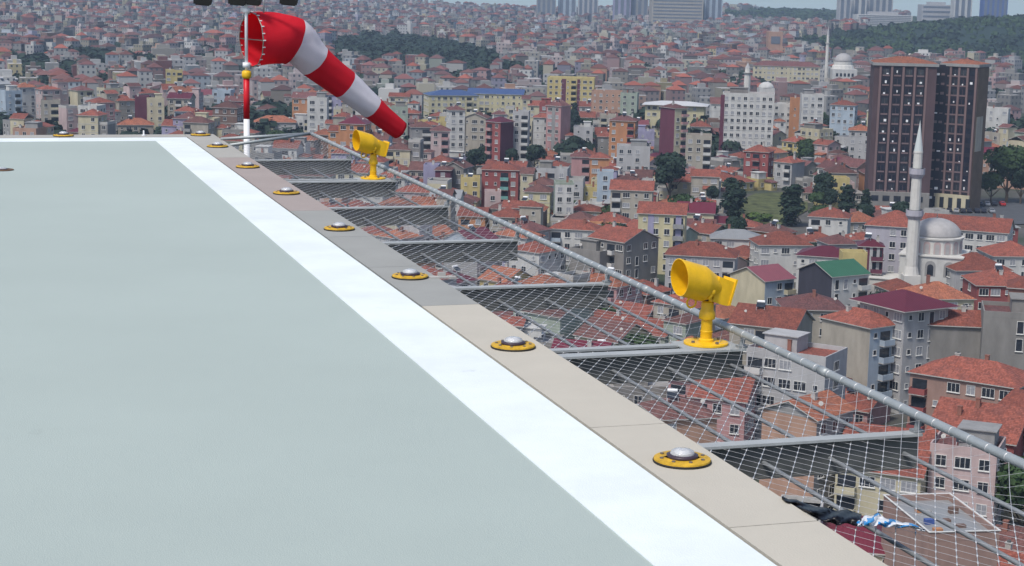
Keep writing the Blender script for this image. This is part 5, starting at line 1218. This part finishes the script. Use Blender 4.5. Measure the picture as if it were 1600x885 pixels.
for k in range(5): mb = MB(); mb.box(-8.6 + k * 3.5, -6.4 + k * 3.5, -2.26, -2.2, 3.6, 5.4); mb.build('opening', M['glass'], bs)
# roof clutter
for k in range(9):
    inst('antenna', DISH, wl, (rt.uniform(-2, 9), rt.uniform(3, 12), TH_ + 2.6), rt.uniform(0, 6))

# ------------------------------------------------------------------ far mosque, far minarets, skyline
def far_minaret(px, ytop, ybase, D, label, r=1.5):
    b_ = at(px, ybase, D); t_ = at(px, ytop, D); o = empty('minaret', b_); tag(o, label, 'minaret'); H = t_.z - b_.z
    mb = MB(); mb.lathe([(r, -6), (r, H * .62)], 10); mb.lathe([(r * .85, H * .62), (r * .8, H * .8)], 10); mb.build('shaft', M['stone'], o)
    mb = MB(); mb.lathe([(r * 1.4, H * .6), (r * 1.5, H * .63)], 10); mb.build('balcony', M['trim'], o)
    mb = MB(); mb.lathe([(r * .85, H * .8), (.05, H)], 10); mb.build('cone', WM['light grey'], o)
far_minaret(1291, 40, 112, 1130, 'very slender far minaret left of the far domed mosque', 1.0)
far_minaret(1167, 98, 140, 760, 'small white minaret behind the white ten-storey block', 1.4)
fm = at(1316, 125, 1130); gz = G(fm.x, fm.y); fo = empty('mosque', (fm.x, fm.y, fm.z)); tag(fo, 'far pale domed mosque in front of the wooded hill', 'mosque'); k = 1130 / F
mb = MB(); mb.box(-19 * k, 19 * k, -8, 12, gz - fm.z - 4, 17 * k); mb.build('wall', WM['white'], fo)
mb = MB(); mb.lathe([(18 * k, 17 * k), (16.5 * k, 22 * k), (14.5 * k, 23 * k), (14.5 * k, 28 * k)], 16); mb.build('drum', M['stone'], fo)
mb = MB(); mb.lathe([(14 * k * math.cos(a), 28 * k + 13 * k * math.sin(a)) for a in np.linspace(0, math.pi / 2, 10)], 24); mb.build('dome', M['lead'], fo, smooth=True)
for i in range(5): mb = MB(); x = (-12 + i * 6) * k; mb.box(x - .7, x + .7, -8.06, -8, 6 * k, 11 * k); mb.build('window', M['glass'], fo)
wd = at(1197, 138, 820); do = empty('white_dome', wd); mb = MB(); mb.lathe([(3.6 * math.cos(a), 2.9 * math.sin(a) ) for a in np.linspace(0, math.pi / 2, 10)], 24); mb.build('dome', WM['white'], do, smooth=True)
mb = MB(); mb.box(-3.6, 3.6, -3.6, 3.6, G(wd.x, wd.y) - wd.z, 0); mb.build('wall', WM['white'], do); tag(do, 'small white dome showing above the white ten-storey block', 'dome')
SKG = mat('far tower glazing', (.13, .15, .19), .5, noise=.3, nscale=.1)
def skytower(x0, x1, ytop, ybase, D, wall, label, vcols=True, d=22):
    a, b_ = at(x0, ybase, D), at(x1, ybase, D); top = at((x0 + x1) / 2, ytop, D).z; c = (a + b_) / 2; g = G(c.x, c.y); w_ = b_.x - a.x
    o = empty('high_rise', (c.x, c.y, g)); tag(o, label, 'tower'); H = top - g
    mb = MB(); mb.box(-w_ / 2, w_ / 2, 0, d, -5, H); wo = mb.build('wall', WM[wall], o)
    n = max(2, int(w_ / 7)) 
    for i in range(n):
        x = -w_ / 2 + w_ * (i + .5) / n; mb = MB()
        if vcols: mb.box(x - w_ / n * .28, x + w_ / n * .28, -.3, 0, 4, H - 3)
        else: mb.box(-w_ / 2 + 2, w_ / 2 - 2, -.3, 0, H * (i + .35) / n, H * (i + .75) / n)
        mb.build('window_strip', SKG, wo)
    mb = MB(); mb.box(-w_ / 4, w_ / 4, 4, d - 4, H, H + 4); mb.build('plant_room', WM['light grey'], o)
for a in ((838, 868, -12, 28, 2750, 'grey', 'first dark glass tower on the skyline, left of a pair'), (872, 900, -16, 26, 2760, 'pale blue', 'striped glass tower in the middle of the skyline group'),
          (903, 934, -8, 26, 2740, 'light grey', 'pale striped tower on the skyline'), (958, 985, -18, 30, 2700, 'lilac', 'bluish ribbed tower on the skyline'), (986, 1012, -18, 30, 2710, 'grey', 'grey ribbed tower on the skyline'),
          (1100, 1128, -20, 36, 2600, 'pale blue', 'pale blue glass tower ending the skyline group'), (1310, 1328, -14, 42, 2500, 'light grey', 'left pale residential tower above the wood'),
          (1332, 1352, -14, 40, 2520, 'white', 'middle pale residential tower above the wood'), (1356, 1394, -16, 30, 2540, 'light grey', 'wide pale residential tower above the wood'),
          (1490, 1518, -10, 24, 2600, 'white', 'white tower on the skyline above the wooded hill'), (1536, 1574, -8, 20, 2700, 'blue', 'blue glass tower on the skyline above the wooded hill')):
    skytower(*a)
skytower(1018, 1098, -6, 36, 2580, 'beige', 'broad low grey complex with banded floors on the skyline', False, 60)
skytower(1338, 1425, 24, 44, 2300, 'white', 'long white low building on the ridge left of the wooded hill', False, 30)
skytower(1440, 1490, 8, 26, 2650, 'light grey', 'low pale block on the skyline above the wooded hill', False, 30)
skytower(1200, 1222, 50, 82, 1450, 'salmon', 'slim salmon tower block far behind the white ten-storey block', False, 14)

# ------------------------------------------------------------------ cars
def car_proto():
    o = empty('parked_car', (0, 0, 0)); mb = MB()
    prof = [(-2.1, .35), (-2.1, .8), (-1.9, .95), (-1.1, 1.0), (-.55, 1.42), (.8, 1.45), (1.5, 1.02), (2.05, .95), (2.1, .35)]
    for s_ in (-1, 1):
        pts = [(x, s_ * (.82 if z < 1.1 else .66), z) for x, z in prof]; mb.face(pts[::s_])
    for (x0, z0), (x1, z1) in zip(prof, prof[1:]):
        y0, y1 = (.82 if z0 < 1.1 else .66), (.82 if z1 < 1.1 else .66); mb.face([(x0, -y0, z0), (x0, y0, z0), (x1, y1, z1), (x1, -y1, z1)])
    body = mb.build('body', mat('car white', (.6, .6, .62), .3), o)
    mb = MB(); mb.face([(-1.04, -.70, 1.05), (-1.04, .70, 1.05), (-.60, .62, 1.39), (-.60, -.62, 1.39)][::-1]); mb.face([(1.45, -.7, 1.08), (.86, -.62, 1.42), (.86, .62, 1.42), (1.45, .7, 1.08)][::-1])
    for s_ in (-1, 1): mb.face([(-.95, s_ * .80, 1.04), (1.3, s_ * .80, 1.04), (.75, s_ * .70, 1.38), (-.5, s_ * .70, 1.38)])
    mb.build('window', M['glass'], o)
    for x in (-1.3, 1.3):
        for s_ in (-1, 1): mb = MB(); mb.lathe([(0, 0), (.32, .01), (.32, .2), (0, .21)], 12, o=(x, s_ * .72 - .1, .32), ax=Vector((0, 1, 0))); mb.build('wheel', M['tyre'], o)
    return o
cp_ = car_proto(); ck = [(c, []) for c in cp_.children]; first = True
cmats = [bpy.data.materials['car white'], mat('car dark', (.02, .02, .03), .3), mat('car silver', (.35, .36, .38), .3, metal=.4), mat('car red', (.35, .02, .02), .3)]
cm = ['white', 'black', 'silver', 'red']
ordn = ['first', 'second', 'third', 'fourth', 'fifth', 'sixth', 'seventh', 'eighth', 'ninth', 'tenth']
def car(px, py, ci, rz, label):
    global first
    g = ground_at(px, py); o = cp_ if first else copy_tree(cp_, ck); first = False
    bd = [c for c in o.children if c.name.startswith('body')][0]
    if ci: bd.data = bd.data.copy(); bd.data.materials[0] = cmats[ci]
    o.location = (g.x, g.y, G(g.x, g.y) + .3); o.rotation_euler.z = rz; tag(o, label, 'car', 'cars parked at the foot of the dark tower')
for i, (px, ci) in enumerate(((1452, 1), (1463, 1), (1473, 0), (1483, 1), (1494, 2), (1504, 1), (1514, 0), (1526, 1), (1537, 0), (1549, 2))):
    car(px, 334, ci, R(80) + .1 * math.sin(i * 3), f"{cm[ci]} car, {ordn[i]} from the left in the front row at the tower's foot")
for i, (px, ci) in enumerate(((1530, 0), (1542, 2), (1553, 0), (1566, 3))):
    car(px, 323, ci, R(85), f"{cm[ci]} car, {ordn[i]} from the left in the back row right of the tower")
patch('road', [(p.x, p.y) for p in gp((1575, 352), (1600, 326), (1640, 326), (1640, 352))], M['asphalt'], .34, kind='structure')

# ------------------------------------------------------------------ things around the nearest roofs
L0 = LMP[8]; tzr = L0[2] + L0[6] * 2.95 + .3
rt_ = Matrix.Rotation(L0[3], 3, 'Z')
for (a, b_) in (((-4, -7), (4, -7)), ((-4, -7), (-4, 7)), ((4, -7), (4, 7)), ((-4, 7), (4, 7))):
    pass

# ------------------------------------------------------------------ haze
HZ = bpy.data.materials.new('haze'); HZ.use_nodes = True; t = HZ.node_tree
for n in list(t.nodes):
    if n.type == 'BSDF_PRINCIPLED': t.nodes.remove(n)
pv = t.nodes.new('ShaderNodeVolumePrincipled'); pv.inputs['Color'].default_value = (.62, .78, 1.0, 1); pv.inputs['Density'].default_value = .00016; pv.inputs['Anisotropy'].default_value = .2
t.links.new(pv.outputs[0], [n for n in t.nodes if n.type == 'OUTPUT_MATERIAL'][0].inputs['Volume'])
mb = MB(); mb.box(-6100, 6100, -400, 4750, -140, 75); hz = mb.build('haze', HZ); tag(hz, kind='stuff'); hz['label'] = 'thin bluish haze over the far city'; hz['category'] = 'haze'
